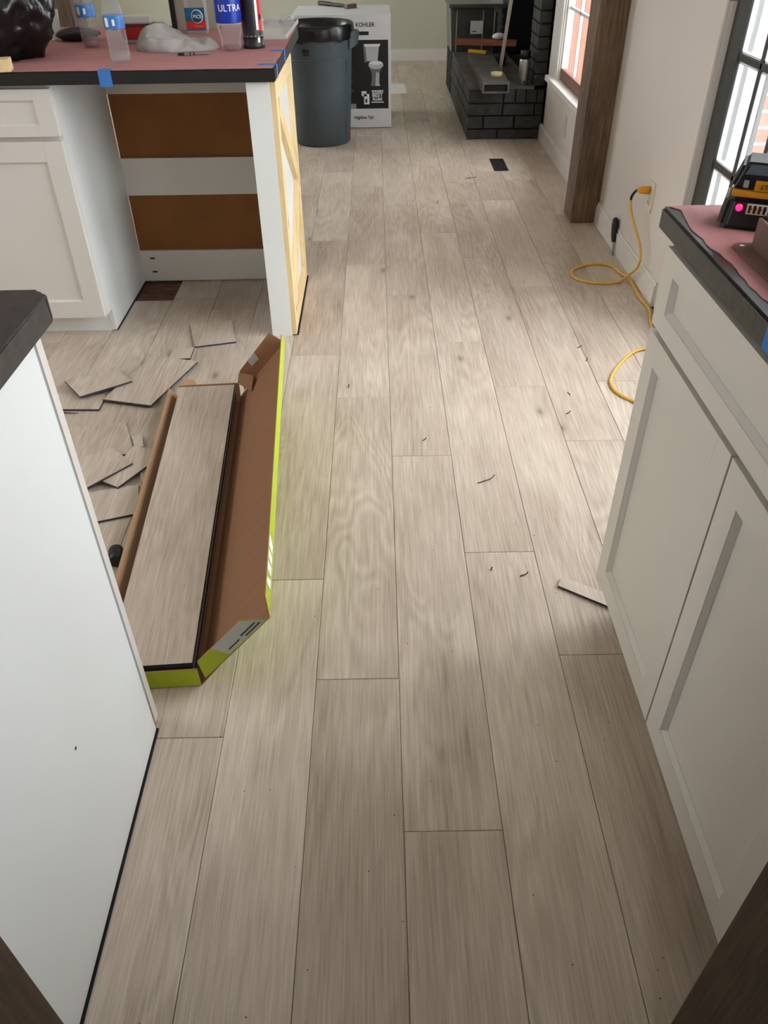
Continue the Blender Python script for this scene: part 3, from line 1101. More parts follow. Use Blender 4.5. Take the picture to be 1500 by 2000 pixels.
# greige board with a black edge
t = thing('framed_board', 'greige upright board with a black edge behind the snack jar', 'board', (-0.71, 3.63, ZT))
bm = B()
box(bm, -0.078, 0.088, 0.0, 0.012, 0.0, 0.34, bev=0.001)
obj('board', bm, 'greige', t)
bm = B()
box(bm, -0.098, -0.078, -0.004, 0.014, 0.0, 0.34, bev=0.001)
obj('black_edge', bm, 'blackplastic', t)
bm = B()
box(bm, -0.09, 0.088, 0.012, 0.05, 0.0, 0.008)
obj('foot', bm, 'blackplastic', t)

# black rubbish bag
def blob(name, mtl, loc, sx, sy, sz, amp, freq, seed, sub=5, flat=0.0, ridge=True):
    bm = B()
    bmesh.ops.create_icosphere(bm, subdivisions=sub, radius=1.0)
    for v in bm.verts:
        d = v.co.normalized()
        q = d * freq + Vector((seed, seed * 1.7, -seed))
        n1 = noise.noise(q)
        n2 = 1 - 2 * abs(noise.noise(q * 2.1 + Vector((5, 1, 2)))) if ridge else noise.noise(q * 2.1)
        n3 = 1 - 2 * abs(noise.noise(q * 5.0)) if ridge else noise.noise(q * 5)
        s = 1 + amp * (0.9 * n1 + 0.45 * n2 + 0.18 * n3)
        c = d * s
        v.co = Vector((c.x * sx, c.y * sy, c.z * sz + sz * 0.92))
        if v.co.z < flat:
            v.co.z = flat * 0.2 * 0
    for f in bm.faces:
        f.smooth = True
    o = obj(name, bm, mtl)
    zmin = min(v.co.z for v in o.data.vertices)
    o.data.transform(Matrix.Translation((0, 0, -zmin)))
    o.location = loc
    return o
tag(blob('rubbish_bag', 'bag', (-1.315, 3.01, ZT), 0.25, 0.17, 0.17, 0.16, 1.7, 3.0, flat=0.02), 'crumpled black plastic bag on the left end of the island', 'bag')

# pine block
bm = B()
box(bm, -0.09, 0.09, -0.03, 0.03, 0, 0.034, bev=0.002)
o = obj('wood_block', bm, 'pine', None, (-1.225, 2.752, ZT), 0.18)
o.rotation_euler.z = 0.2
tag(o, 'short raw pine block at the front left of the island', 'block')

# phone leaning on the bag with earbuds
t = thing('phone', 'silver phone leaning upright beside the black bag', 'phone', (-1.225, 3.43, ZT))
tilt = Matrix.Rotation(-0.30, 4, 'X')
bm = B()
box(bm, -0.033, 0.033, 0, 0.009, 0.0, 0.10, bev=0.004, mtx=tilt)
ph = obj('body', bm, 'phone', t)
bm = B()
box(bm, -0.026, -0.004, -0.0022, 0, 0.072, 0.092, bev=0.001, mtx=tilt)
obj('camera_bump', bm, 'inkgrey', ph)
for k, (x, y, lb) in enumerate(((-1.215, 3.36, 'small white earbud in front of the phone'), (-1.145, 3.42, 'small white earbud lying right of the phone'))):
    bm = B()
    lathe(bm, [(0.0, 0.0), (0.008, 0.002), (0.011, 0.009), (0.008, 0.016), (0.0, 0.018)], seg=16)
    box(bm, -0.003, 0.022, -0.003, 0.003, 0.006, 0.012, bev=0.001)
    tag(obj('earbud', bm, 'white', None, (x, y, ZT), 0.4 + k), lb, 'earbud', 'earbuds on the island')
# black tool pouch
tag(blob('tool_pouch', 'blackplastic', (-1.115, 3.40, ZT), 0.075, 0.055, 0.022, 0.12, 1.6, 9.0, sub=4, flat=0.004), 'low black pouch lying behind the bottles', 'pouch')
# red container with white lid
t = thing('snack_tub', 'red plastic tub with a whitish lid behind the empty bottle', 'tub', (-0.862, 3.33, ZT))
bm = B()
prism(bm, [(-0.06, -0.035), (0.055, -0.035), (0.055, 0.035), (-0.06, 0.035)], 0.012, 0.052)
for v in bm.verts:
    if v.co.z > 0.03:
        v.co.x *= 1.05
obj('tub', bm, 'red', t)
bm = B()
box(bm, -0.062, 0.058, -0.037, 0.037, 0.052, 0.060, bev=0.002)
obj('rim', bm, 'darkred', t)
bm = B()
box(bm, -0.052, 0.052, -0.030, 0.030, 0.060, 0.085, bev=0.006)
obj('lid', bm, 'haze', t)
bm = B()
box(bm, -0.058, 0.056, -0.040, 0.034, 0.0, 0.012, bev=0.002)
obj('base', bm, 'inkgrey', t)

# grey towel, a crumpled sheet
def towel():
    bm = B()
    nr, na = 34, 120
    rows = []
    for i in range(nr + 1):
        rho = i / nr
        ring = []
        for k in range(na):
            a = 2 * math.pi * k / na
            ca, sa = math.cos(a), math.sin(a)
            # outline: wide heap on the left, rounded tongue to the right
            R = 1 + 0.10 * noise.noise((ca * 1.6, sa * 1.6, 3.1)) + 0.03 * noise.noise((ca * 6, sa * 6, 1.0))
            x = rho * R * 0.150 * ca
            y = rho * R * (0.082 - 0.030 * (ca * rho)) * sa
            u = (x + 0.15) / 0.30
            dome = max(0.0, 1 - rho ** 3.2) ** 0.5
            h = 0.026 + 0.050 * math.exp(-((u - 0.20) / 0.24) ** 2) + 0.010 * math.exp(-((u - 0.85) / 0.12) ** 2)
            ph = y * 105 - 26 * x + 4.5 * noise.noise((x * 12, y * 12, 4))
            fold = 0.019 * (1 - 2 * abs(math.sin(ph * 0.5))) * (0.75 + 0.6 * noise.noise((x * 7, y * 7, 9)))
            soft = 0.014 * noise.noise((x * 19, y * 26, 8)) + 0.006 * noise.noise((x * 48, y * 55, 2))
            ring.append(bm.verts.new((x, y, max(0.0, dome * (h + fold + soft)) + 0.002 * (1 - rho))))
        rows.append(ring)
    for i in range(nr):
        for k in range(na):
            f = bm.faces.new((rows[i][k], rows[i + 1][k], rows[i + 1][(k + 1) % na], rows[i][(k + 1) % na]))
            f.smooth = True
    bmesh.ops.remove_doubles(bm, verts=bm.verts[:], dist=1e-6)
    bm.faces.new([v for v in rows[nr]][::-1])
    o = obj('towel', bm, 'towel')
    zmin = min(v.co.z for v in o.data.vertices)
    o.data.transform(Matrix.Translation((0, 0, -zmin)))
    o.location = (-0.692, 3.15, ZT)
    o.rotation_euler.z = -0.12
    return tag(o, 'crumpled grey towel in the middle of the island', 'towel')
towel()
# multitool / keys
t = thing('multitool', 'small black and steel folding multitool in front of the towel', 'multitool', (-0.615, 3.02, ZT), 0.08)
bm = B()
box(bm, -0.052, 0.005, -0.011, 0.011, 0, 0.008, bev=0.003)
obj('handle', bm, 'blackplastic', t)
bm = B()
box(bm, 0.002, 0.052, -0.008, 0.004, 0.001, 0.006, bev=0.0015)
box(bm, -0.03, -0.012, -0.0125, -0.011, 0.001, 0.009)
box(bm, -0.008, 0.0, -0.0125, -0.011, 0.001, 0.009)
obj('blade', bm, 'steel', t)
# frosted tray with safety glasses
t = thing('plastic_tray', 'frosted white plastic tray on the back right corner of the island', 'tray', (-0.40, 3.59, ZT), -0.02)
bm = B()
box(bm, -0.085, 0.075, -0.24, 0.22, 0.0, 0.003)
for q in ((-0.085, -0.081, -0.24, 0.22), (0.071, 0.075, -0.24, 0.22), (-0.081, 0.071, -0.24, -0.236), (-0.081, 0.071, 0.216, 0.22)):
    box(bm, *q, 0.003, 0.014)
obj('tray_body', bm, 'haze', t)
g = thing('safety_glasses', 'clear safety glasses resting in the frosted tray', 'glasses', (-0.385, 3.66, ZT + 0.0032), 0.5)
for s in (-1, 1):
    bm = B()
    for k in range(6):
        pass
    lathe(bm, [(0.034, 0.0), (0.036, 0.014), (0.031, 0.034), (0.024, 0.044)], seg=12, a0=-2.6, a1=-0.5, mtx=Matrix.Translation((s * 0.034, 0.02, 0)))
    obj('lens', bm, 'clear', g)
    bm = B()
    tube(bm, smooth_path([(s * 0.066, 0.005, 0.030), (s * 0.070, 0.06, 0.028), (s * 0.062, 0.12, 0.004)], 6), 0.003, 8)
    obj('temple', bm, 'white', g)
bm = B()
tube(bm, smooth_path([(0.0, 0.0, 0.0), (-0.006, 0.02, 0.06), (-0.018, 0.05, 0.14)], 5), 0.0045, 8)
tag(obj('stir_stick', bm, 'ivory', None, (-0.434, 3.50, ZT + 0.0073)), 'pale stick standing out of the frosted tray', 'stick')

# ================================================================== RIGHT COUNTER THINGS
ZR = 0.9157
t = thing('battery_charger', 'black battery charger with a red light on the right counter', 'charger', (0.613, 1.251, ZR), -0.42)
t.scale = (0.84, 0.84, 0.84)
bm = B()
prism(bm, [(-0.08, -0.04), (-0.068, -0.052), (0.075, -0.052), (0.085, -0.04), (0.085, 0.05), (-0.08, 0.05)], 0, 0.058)
for v in bm.verts:
    if v.co.z > 0.03:
        v.co.x = v.co.x * 0.94 + 0.002
        v.co.y = v.co.y * 0.92
bmesh.ops.bevel(bm, geom=bm.edges[:], offset=0.008, segments=3, affect='EDGES')
ch = obj('body', bm, 'blackplastic', t)
def face_patch(x0, x1, z0, z1, mtl, name, parent, yf=-0.0505, th=0.001):
    bm = B()
    box(bm, x0, x1, yf - th, yf + 0.004, z0, z1, bev=0.0003)
    return obj(name, bm, mtl, parent)
bm = B()
lathe(bm, [(0.0, 0), (0.0062, 0), (0.0062, 0.002), (0.0, 0.003)], seg=18, mtx=Matrix.Translation((-0.047, -0.0495, 0.041)) @ Matrix.Rotation(H, 4, 'X') @ Matrix.Scale(1, 4))
obj('indicator_light', bm, 'led', t, fix=True)['label'] = 'glowing red indicator light'
sk = face_patch(-0.034, 0.003, 0.031, 0.049, 'ivory', 'sticker', t)
for k in range(4):
    bm = B()
    box(bm, -0.031 + k * 0.0085, -0.0265 + k * 0.0085, -0.0521, -0.0512, 0.033, 0.047)
    box(bm, -0.0285 + k * 0.0085, -0.0255 + k * 0.0085, -0.0523, -0.0512, 0.039, 0.043)
    obj('printed_mark', bm, ['darkred', 'inkblack', 'darkred', 'inkblack'][k], sk)
sk = face_patch(0.005, 0.060, 0.034, 0.052, 'amber', 'sticker', t)
for k in range(7):
    bm = B()
    box(bm, 0.009 + k * 0.007, 0.012 + k * 0.007, -0.0521, -0.0512, 0.037, 0.049)
    obj('printed_mark', bm, 'ivory', sk)
face_patch(0.030, 0.080, 0.016, 0.024, 'yellow', 'yellow_trim', t)
# battery on top
bt = thing('tool_battery', 'black and yellow tool battery sitting on the charger', 'battery', (0.613, 1.251, ZR + 0.0582 * 0.84), -0.42)
bt.scale = (0.84, 0.84, 0.84)
bm = B()
box(bm, -0.066, 0.074, -0.047, 0.046, 0.0, 0.012, bev=0.004)
obj('yellow_band', bm, 'amber', bt)
bm = B()
prism(bm, [(-0.070, -0.044), (0.076, -0.044), (0.076, 0.048), (-0.070, 0.048)], 0.012, 0.058)
for v in bm.verts:
    if v.co.z > 0.03:
        v.co.x = v.co.x * 0.86 + 0.004
        v.co.y *= 0.9
bmesh.ops.bevel(bm, geom=bm.edges[:], offset=0.007, segments=3, affect='EDGES')
obj('shell', bm, 'blackplastic', bt)
bm = B()
slab(bm, [(-0.052, -0.0475, 0.040), (0.068, -0.0475, 0.040), (0.058, -0.0425, 0.056), (-0.044, -0.0425, 0.056)], 0.002)
obj('grip', bm, 'greyplastic', bt)
bm = B()
box(bm, -0.030, 0.034, -0.0482, -0.042, 0.013, 0.030, bev=0.0008)
pl = obj('name_plate', bm, 'amber', bt)
text_mesh('lettering', 'DEWALT', 0.0115, 'inkblack', pl, Matrix.Translation((0.002, -0.0484, 0.0215)) @ FRONT @ Matrix.Rotation(math.pi, 4, 'Z'))
bm = B()
box(bm, -0.050, -0.041, -0.0472, -0.042, 0.017, 0.029, bev=0.0005)
box(bm, 0.046, 0.056, -0.0472, -0.042, 0.017, 0.033, bev=0.0005)
obj('latch_mark', bm, 'inkgrey', bt)

# steel corner bracket
t = thing('steel_bracket', 'brown steel angle bracket lying on the right counter', 'bracket', (0.585, 1.06, ZR), 0.0)
bm = B()
pts = [(-0.055, -0.16), (0.10, -0.16), (0.10, 0.10)]
for i in range(7):
    a = H + i / 6 * H
    pts.append((-0.055 + 0.012 + 0.012 * math.cos(a), 0.10 - 0.012 + 0.012 * math.sin(a)))
prism(bm, pts, 0, 0.004)
pl = obj('base_plate', bm, 'rustbrown', t)
bm = B()
lathe(bm, [(0.0, 0.0041), (0.0035, 0.0041), (0.0035, 0.0046), (0.0, 0.0046)], -0.042, 0.088, seg=14)
obj('bolt_hole', bm, 'inkwhite', pl)
bm = B()
pr = [(0.0, 0.084), (0.0, 0.004), (0.055, 0.004), (0.10, 0.004), (0.10, 0.03)]
box(bm, -0.030, -0.026, -0.16, 0.085, 0.004, 0.046, bev=0.001)
obj('upright', bm, 'rustbrown', t)
bm = B()
box(bm, -0.026, 0.08, 0.078, 0.082, 0.004, 0.05, bev=0.001)
obj('end_plate', bm, 'blackplastic', t)

# ================================================================== LIVING ROOM THINGS
# ---- bin
t = thing('trash_can', 'grey plastic trash can with a black liner behind the island', 'trash can', (-0.372, 5.80, 0))
bm = B()
lathe(bm, [(0.0, 0.0), (0.178, 0.0), (0.188, 0.01), (0.205, 0.30), (0.218, 0.60), (0.224, 0.62), (0.228, 0.69), (0.220, 0.69), (0.208, 0.60), (0.18, 0.03), (0.0, 0.03)], seg=56)
obj('body', bm, 'greyplastic', t)
bm = B()   # raised outline of the recessed side panel
def can_r(z):
    return 0.188 + (0.218 - 0.188) * (z / 0.60) + 0.0015
def can_pt(a, z):
    return Vector((can_r(z) * math.cos(a), can_r(z) * math.sin(a), z))
pth = [can_pt(-0.55, 0.06 + 0.42 * k / 12) for k in range(13)] + [can_pt(-0.55 - 0.05 * k / 2, 0.48 + 0.012 * k) for k in (1, 2)] + [can_pt(-0.62 - 1.9 * k / 20, 0.505 + 0.012 * math.sin(k / 20 * 3.1)) for k in range(21)]
tube(bm, pth, 0.004, 6)
obj('panel_outline', bm, 'greyplastic', t)
bm = B()
lathe(bm, [(can_r(0.55) + 0.001, 0.555), (can_r(0.57) + 0.002, 0.575)], seg=6, a0=-1.98, a1=-1.78)
lathe(bm, [(can_r(0.535) + 0.001, 0.540), (can_r(0.545) + 0.002, 0.550)], seg=6, a0=-1.98, a1=-1.78)
obj('moulded_mark', bm, 'inkblack', t)
for s in (0, math.pi):
    bm = B()
    hp = []
    prism(bm, [(0.212, -0.075), (0.262, -0.05), (0.272, 0.0), (0.262, 0.05), (0.212, 0.075)], 0.555, 0.655)
    for v in bm.verts:
        if v.co.z < 0.6 and v.co.x > 0.22:
            v.co.x -= 0.012
            v.co.z += 0.02
    bmesh.ops.bevel(bm, geom=bm.edges[:], offset=0.006, segments=2, affect='EDGES')
    bmesh.ops.rotate(bm, verts=bm.verts[:], cent=(0, 0, 0), matrix=Matrix.Rotation(s - 0.12, 3, 'Z'))
    obj('handle', bm, 'greyplastic', t)
ln = thing('bin_liner', 'black plastic liner folded over the trash can rim', 'liner', (-0.372, 5.80, 0.0))
bm = B()
seg = 96
prof = [(0.2335, 0.618), (0.2365, 0.64), (0.2350, 0.67), (0.2320, 0.693), (0.226, 0.699), (0.219, 0.693), (0.206, 0.64), (0.195, 0.48), (0.175, 0.30), (0.0, 0.28)]
rings = []
for k, (r, z) in enumerate(prof):
    ring = []
    for i in range(seg):
        a = 2 * math.pi * i / seg
        wv = noise.noise((math.cos(a) * 4, math.sin(a) * 4, k * 0.35))
        w2 = noise.noise((math.cos(a) * 16, math.sin(a) * 16, k * 0.2))
        rr = r + (0.0016 * w2 if k < 6 else -0.006 * abs(w2) - 0.004 * abs(wv)) if r > 0.01 else 0.0
        zz = z + (0.022 * wv if k == 0 else 0)
        ring.append(bm.verts.new((rr * math.cos(a), rr * math.sin(a), zz)))
    rings.append(ring)
for k in range(len(rings) - 1):
    for i in range(seg):
        f = bm.faces.new((rings[k][i], rings[k][(i + 1) % seg], rings[k + 1][(i + 1) % seg], rings[k + 1][i]))
        f.smooth = True
bmesh.ops.remove_doubles(bm, verts=bm.verts[:], dist=1e-5)
obj('liner_film', bm, 'bag', ln)

# ---- toilet carton
t = thing('toilet_carton', 'tall white and black printed toilet carton beside the trash can', 'box', (-0.16, 6.42, 0), 0.0)
W0, W1, D, HH = -0.40, 0.265, 0.56, 0.70
fy = -0.27
bm = B()
box(bm, W0, W1, fy, fy + D, 0.004, HH, bev=0.003)
obj('carton', bm, 'white', t)
def fp(x0, x1, z0, z1, mtl, name, par, k=1):
    bm = B()
    box(bm, x0, x1, fy - 0.0005 * k, fy + 0.001, z0, z1)
    return obj(name, bm, mtl, par)
ox = 0.16      # world x -> local
blk = fp(W0 + 0.01, 0.086 + ox, 0.128, 0.552, 'inkblack', 'printed_panel', t)
fp(-0.13 + ox, -0.046 + ox, 0.580, 0.602, 'inkblack', 'printed_bar', t)
text_mesh('lettering', 'KOHLER', 0.034, 'inkblack', t, Matrix.Translation((-0.070 + ox, fy - 0.0008, 0.640)) @ FRONT, bold=0.0005)
text_mesh('lettering', 'Highline Tall', 0.027, 'inkblack', t, Matrix.Translation((-0.092 + ox, fy - 0.0008, 0.070)) @ FRONT, bold=0.0006)
text_mesh('lettering', 'KOHLER\'S', 0.018, 'inkwhite', blk, Matrix.Translation((0.008 + ox, fy - 0.0014, 0.238)) @ FRONT, bold=0.001)
text_mesh('lettering', 'BEST', 0.036, 'inkwhite', blk, Matrix.Translation((0.008 + ox, fy - 0.0014, 0.214)) @ FRONT, bold=0.001)
text_mesh('lettering', 'FLUSH', 0.024, 'inkwhite', blk, Matrix.Translation((0.008 + ox, fy - 0.0014, 0.187)) @ FRONT, bold=0.001)
fp(-0.036 + ox, 0.052 + ox, 0.166, 0.172, 'inkwhite', 'printed_bar', blk, 2)
# pointing mark left of the words
fp(-0.104 + ox, -0.070 + ox, 0.208, 0.240, 'inkwhite', 'printed_mark', blk, 2)
fp(-0.088 + ox, -0.050 + ox, 0.156, 0.222, 'inkwhite', 'printed_mark', blk, 2)
fp(-0.078 + ox, -0.066 + ox, 0.168, 0.190, 'inkblack', 'printed_mark', blk, 3)
# small copy on the left of the black panel
for k, z in enumerate((0.50, 0.462, 0.45, 0.36, 0.34, 0.315, 0.30, 0.28, 0.26, 0.24, 0.22)):
    fp(-0.235 + ox, -0.165 + ox - 0.02 * (k % 3), z, z + (0.010 if k in (1, 5, 7) else 0.004), 'inkgrey', 'printed_line', blk, 2)
fp(-0.20 + ox, -0.145 + ox, 0.128, 0.160, 'inkgrey', 'printed_mark', blk, 2)
# toilet picture (flat print)
def poly_print(pts, mtl, k):
    bm = B()
    slab(bm, [(x + ox, fy - 0.0005 * k, z) for x, z in pts], 0.0004)
    return obj('printed_toilet', bm, mtl, blk)
poly_print([(-0.083, 0.528), (0.033, 0.528), (0.026, 0.512), (-0.076, 0.512)], 'inkwhite', 3)
poly_print([(-0.086, 0.516), (-0.074, 0.512), (-0.062, 0.42), (-0.078, 0.415)], 'toiletshade', 2)
poly_print([(-0.072, 0.512), (0.022, 0.512), (0.012, 0.425), (-0.062, 0.425)], 'toiletprint', 3)
ell = [(0.0 + 0.052 * math.cos(a), 0.402 + 0.026 * math.sin(a)) for a in [i * math.pi / 10 for i in range(20)]]
poly_print(ell, 'toiletprint', 4)
ell = [(-0.002 + 0.046 * math.cos(a), 0.414 + 0.012 * math.sin(a)) for a in [i * math.pi / 10 for i in range(20)]]
poly_print(ell, 'inkwhite', 5)
poly_print([(-0.050, 0.395), (0.044, 0.395), (0.024, 0.350), (0.022, 0.290), (0.030, 0.272), (-0.040, 0.272), (-0.032, 0.300), (-0.030, 0.350)], 'toiletshade', 3)
poly_print([(0.0, 0.36), (0.024, 0.352), (0.022, 0.290), (0.028, 0.272), (-0.006, 0.272)], 'toiletprint', 4)
# hammer on the carton
t = thing('hammer', 'hammer with a dark wooden handle on top of the toilet carton', 'hammer', (-0.29, 6.62, 0.7003), -0.75)
bm = B()
tube(bm, smooth_path([(-0.16, 0, 0.014), (-0.05, 0, 0.013), (0.07, 0, 0.012), (0.15, 0, 0.012)], 5), 0.013, 10, taper=[1.15] * 6 + [0.9] * 5 + [0.75] * 5)
obj('handle', bm, 'wooddark', t)
bm = B()
box(bm, 0.148, 0.178, -0.05, 0.045, 0.0, 0.026, bev=0.004)
obj('head', bm, 'rustbrown', t)
# paper on the floor
bm = B()
prism(bm, [(0.10, 7.36), (0.262, 7.37), (0.25, 7.80), (0.09, 7.79)], 0.0003, 0.0018)
tag(recenter(obj('paper_sheet', bm, 'whitepaper')), 'white paper sheet on the floor behind the toilet carton', 'paper')

# ---- fireplace
FPc = thing('fireplace', 'black painted brick fireplace with raised hearth on the right', 'fireplace', (0.9, 6.5, 0))
HX, HY0, HY1, HT = 0.617, 5.77, 7.22, 0.322
bm = B()
box(bm, HX + 0.012, WX + 0.40, HY0 + 0.012, HY1 - 0.01, 0.001, HT - 0.02)
part('hearth_core', bm, 'mortar', FPc)
bm = B()
box(bm, HX + 0.002, 1.05, HY0 + 0.002, HY1, HT - 0.02, HT, bev=0.003)
part('hearth_top', bm, 'slab', FPc)
def brick(x0, x1, y0, y1, z0, z1):
    j = lambda s: random.uniform(-s, s)
    bm = B()
    box(bm, x0 + j(.001), x1 + j(.001), y0 + j(.0018), y1 + j(.001), z0 + j(.001), z1 + j(.001), bev=0.003)
    part('brick', bm, 'brick', FPc)
fx = lambda u: HX + (u - 355) / 730.0 * 0.511
cs = [(0.002, 0.062, [(355, 645), (657, 1128)]), (0.070, 0.142, [(355, 497), (515, 800), (815, 1128)]), (0.150, 0.218, [(355, 682), (695, 985), (997, 1128)]), (0.226, 0.300, [(355, 680), (697, 795), (806, 898), (908, 1002), (1012, 1128)])]
for ci, (z0, z1, spans) in enumerate(cs):
    for k, (a, b) in enumerate(spans):
        brick(fx(a), min(fx(b), 1.119), HY0, HY0 + 0.09, z0, z1)
    y = HY0 + 0.095 + (0.10 if ci % 2 else 0.0)
    if ci % 2:
        brick(HX, HX + 0.09, HY0 + 0.098, y - 0.008, z0, z1)
    while y < HY1 - 0.03:
        brick(HX, HX + 0.09, y, min(y + 0.195, HY1), z0, z1)
        y += 0.205
# piers either side of the firebox and the wall above
PX = 1.045
FB0, FB1, FBZ = 6.06, 7.21, 0.98
bm = B()
box(bm, PX + 0.012, WX + 0.40, HY0 + 0.014, FB0 - 0.01, HT, CZ)
box(bm, PX + 0.012, WX + 0.40, FB1 + 0.01, 7.235, 0.001, CZ)
box(bm, PX + 0.012, WX + 0.40, FB0 - 0.01, FB1 + 0.01, FBZ + 0.01, CZ)
part('chimney_core', bm, 'mortar', FPc)
bm = B()
box(bm, WX + 0.37, WX + 0.395, FB0 - 0.01, FB1 + 0.01, HT, FBZ + 0.01)
box(bm, PX + 0.02, WX + 0.37, FB0 - 0.01, FB0 - 0.002, HT, FBZ + 0.01)
box(bm, PX + 0.003, WX + 0.37, FB1 - 0.008, FB1 - 0.003, HT, FBZ + 0.01)
part('firebox_lining', bm, 'soot', FPc)
z = HT + 0.002
k = 0
while z < CZ - 0.06:
    if k % 2 == 0:
        brick(PX, WX + 0.1, HY0 + 0.008, HY0 + 0.10, z, z + 0.062)
        brick(PX, PX + 0.09, HY0 + 0.108, FB0, z, z + 0.062)
    else:
        brick(PX, WX + 0.1, HY0 + 0.008, HY0 + 0.20, z, z + 0.062)
        brick(PX, PX + 0.09, HY0 + 0.208, FB0, z, z + 0.062)
    brick(PX, PX + 0.09, FB1, 7.37, z, z + 0.062)
    brick(PX, PX + 0.09, 7.378, 7.54, z, z + 0.062)
    if z > FBZ:
        y = FB0 + 0.008
        while y < FB1 - 0.05:
            brick(PX, PX + 0.09, y, min(y + 0.2, FB1 - 0.008), z, z + 0.062)
            y += 0.208
    z += 0.071
    k += 1

# ---- things on the hearth
ZH = HT + 0.0005
t = thing('mantel_beam', 'grey hollow box beam lying along the hearth edge', 'beam', (0.775, 6.15, ZH), -0.02)
for nm, q in (('top_board', (-0.086, 0.086, -0.60, 0.62, 0.050, 0.064)), ('bottom_board', (-0.086, 0.086, -0.60, 0.62, 0.0, 0.010)), ('side_board', (-0.086, -0.074, -0.60, 0.62, 0.010, 0.050)), ('side_board', (0.074, 0.086, -0.60, 0.62, 0.010, 0.050))):
    bm = B()
    box(bm, *q, bev=0.002)
    obj(nm, bm, 'slab', t)
bm = B()
box(bm, -0.074, 0.074, -0.585, 0.60, 0.010, 0.050)
obj('dark_inside_fill', bm, 'mortar', t)  # dark fill standing in for the shade inside the hollow beam
ZB = ZH + 0.0642
bm = B()
lathe(bm, [(0.022, 0.0), (0.036, 0.0), (0.036, 0.024), (0.022, 0.024), (0.022, 0.0)], seg=28)
tag(obj('tape_roll', bm, 'tan', None, (0.79, 5.76, ZB)), 'tan roll of masking tape on the grey beam', 'tape roll')
t = thing('aerosol_can', 'grey metal aerosol can with black cap on the hearth', 'can', (0.985, 5.855, ZH))
bm = B()
lathe(bm, [(0.033, 0.0), (0.035, 0.004), (0.035, 0.135), (0.033, 0.145), (0.03, 0.150)], seg=28)
obj('body', bm, 'steel', t)
bm = B()
lathe(bm, [(0.033, 0.148), (0.033, 0.19), (0.031, 0.196), (0.0, 0.196)], seg=28)
obj('cap', bm, 'blackplastic', t)
bm = B()
box(bm, -0.005, 0.005, -0.0362, -0.034, 0.010, 0.022)
obj('printed_mark', bm, 'inkblack', t)
# clear storage tote
t = thing('storage_tote', 'smoky clear plastic storage tote with a white label by the fireplace', 'tote', (0.81, 7.515, 0))
bm = B()
prism(bm, [(-0.19, -0.24), (0.19, -0.24), (0.19, 0.24), (-0.19, 0.24)], 0.30, 0.62)
for v in bm.verts:
    if v.co.z > 0.5:
        v.co.x *= 1.1
        v.co.y *= 1.06
bmesh.ops.bevel(bm, geom=bm.edges[:], offset=0.012, segments=2, affect='EDGES')
obj('body', bm, 'tote', t)
for s in (-0.16, 0.05, 0.14):
    bm = B()
    slab(bm, [(s - 0.004, -0.2415, 0.31), (s + 0.004, -0.2415, 0.31), (s + 0.004, -0.2545, 0.60), (s - 0.004, -0.2545, 0.60)], 0.003)
    obj('rib', bm, 'haze', t)
for s in (-0.18, -0.12, -0.05):
    bm = B()
    slab(bm, [(-0.193, s + 0.006, 0.31), (-0.193, s - 0.006, 0.31), (-0.212, s - 0.006, 0.60), (-0.212, s + 0.006, 0.60)], 0.003)
    obj('rib', bm, 'haze', t)
bm = B()
box(bm, -0.17, 0.17, -0.22, 0.20, 0.305, 0.58)
obj('contents', bm, 'olive', t)
bm = B()
box(bm, -0.225, 0.225, -0.275, 0.275, 0.62, 0.645, bev=0.006)
obj('lid', bm, 'tote', t)
bm = B()
slab(bm, [(-0.05, -0.2510, 0.44), (0.05, -0.2505, 0.44), (0.05, -0.2560, 0.53), (-0.05, -0.2560, 0.53)], 0.001)
lb = obj('label', bm, 'whitepaper', t)
bm = B()
slab(bm, [(-0.066, -0.2505, 0.44), (-0.051, -0.2505, 0.44), (-0.051, -0.2560, 0.53), (-0.066, -0.2560, 0.53)], 0.001)
slab(bm, [(-0.035, -0.2526, 0.455), (0.0, -0.2526, 0.455), (0.0, -0.2532, 0.461), (-0.035, -0.2532, 0.461)], 0.0006)
obj('printed_mark', bm, 'bluecloth', lb)
bm = B()
box(bm, -0.19, 0.19, -0.24, 0.24, 0.001, 0.30, bev=0.006)
obj('stand', bm, 'mortar', t)
# red-brown plank across the hearth
bm = B()
box(bm, -0.045, 0.045, -0.24, 0.24, 0.0, 0.035, bev=0.002)
o = obj('wood_plank', bm, 'redwood', None, (0.86, 6.99, ZH + 0.078), 0)
o.rotation_euler = (0.0, 0.0, H + 0.0 - 0.25)
tag(o, 'red brown wood plank lying above the tools on the hearth', 'plank')
# small bits
bm = B()
box(bm, -0.05, 0.05, -0.05, 0.05, 0.0, 0.0777, bev=0.004)
tag(obj('wood_block', bm, 'mortar', None, (0.955, 6.985, ZH)), 'dark block holding up the red brown plank', 'block')
t = thing('utility_tool', 'yellow and black cutter under the red brown plank', 'tool', (0.765, 6.70, ZB), -0.6)
bm = B()
box(bm, -0.075, 0.075, -0.014, 0.014, 0.0, 0.02, bev=0.005)
obj('handle', bm, 'yellow', t)
bm = B()
box(bm, 0.06, 0.12, -0.01, 0.01, 0.004, 0.014, bev=0.003)
obj('head', bm, 'blackplastic', t)
tag(blob('cloth_rag', 'bluecloth', (0.905, 6.62, ZH), 0.06, 0.10, 0.035, 0.2, 1.8, 4.0, sub=4, flat=0.003), 'navy rag heaped on the hearth behind the beam', 'rag')
tag(blob('dust_mask', 'whitepaper', (0.955, 6.99, ZH + 0.1135), 0.05, 0.035, 0.022, 0.1, 1.4, 6.0, sub=3, flat=0.002, ridge=False), 'crumpled white dust mask on the red brown plank', 'mask')
bm = B()
box(bm, -0.012, 0.012, -0.004, 0.004, 0, 0.50, bev=0.001)
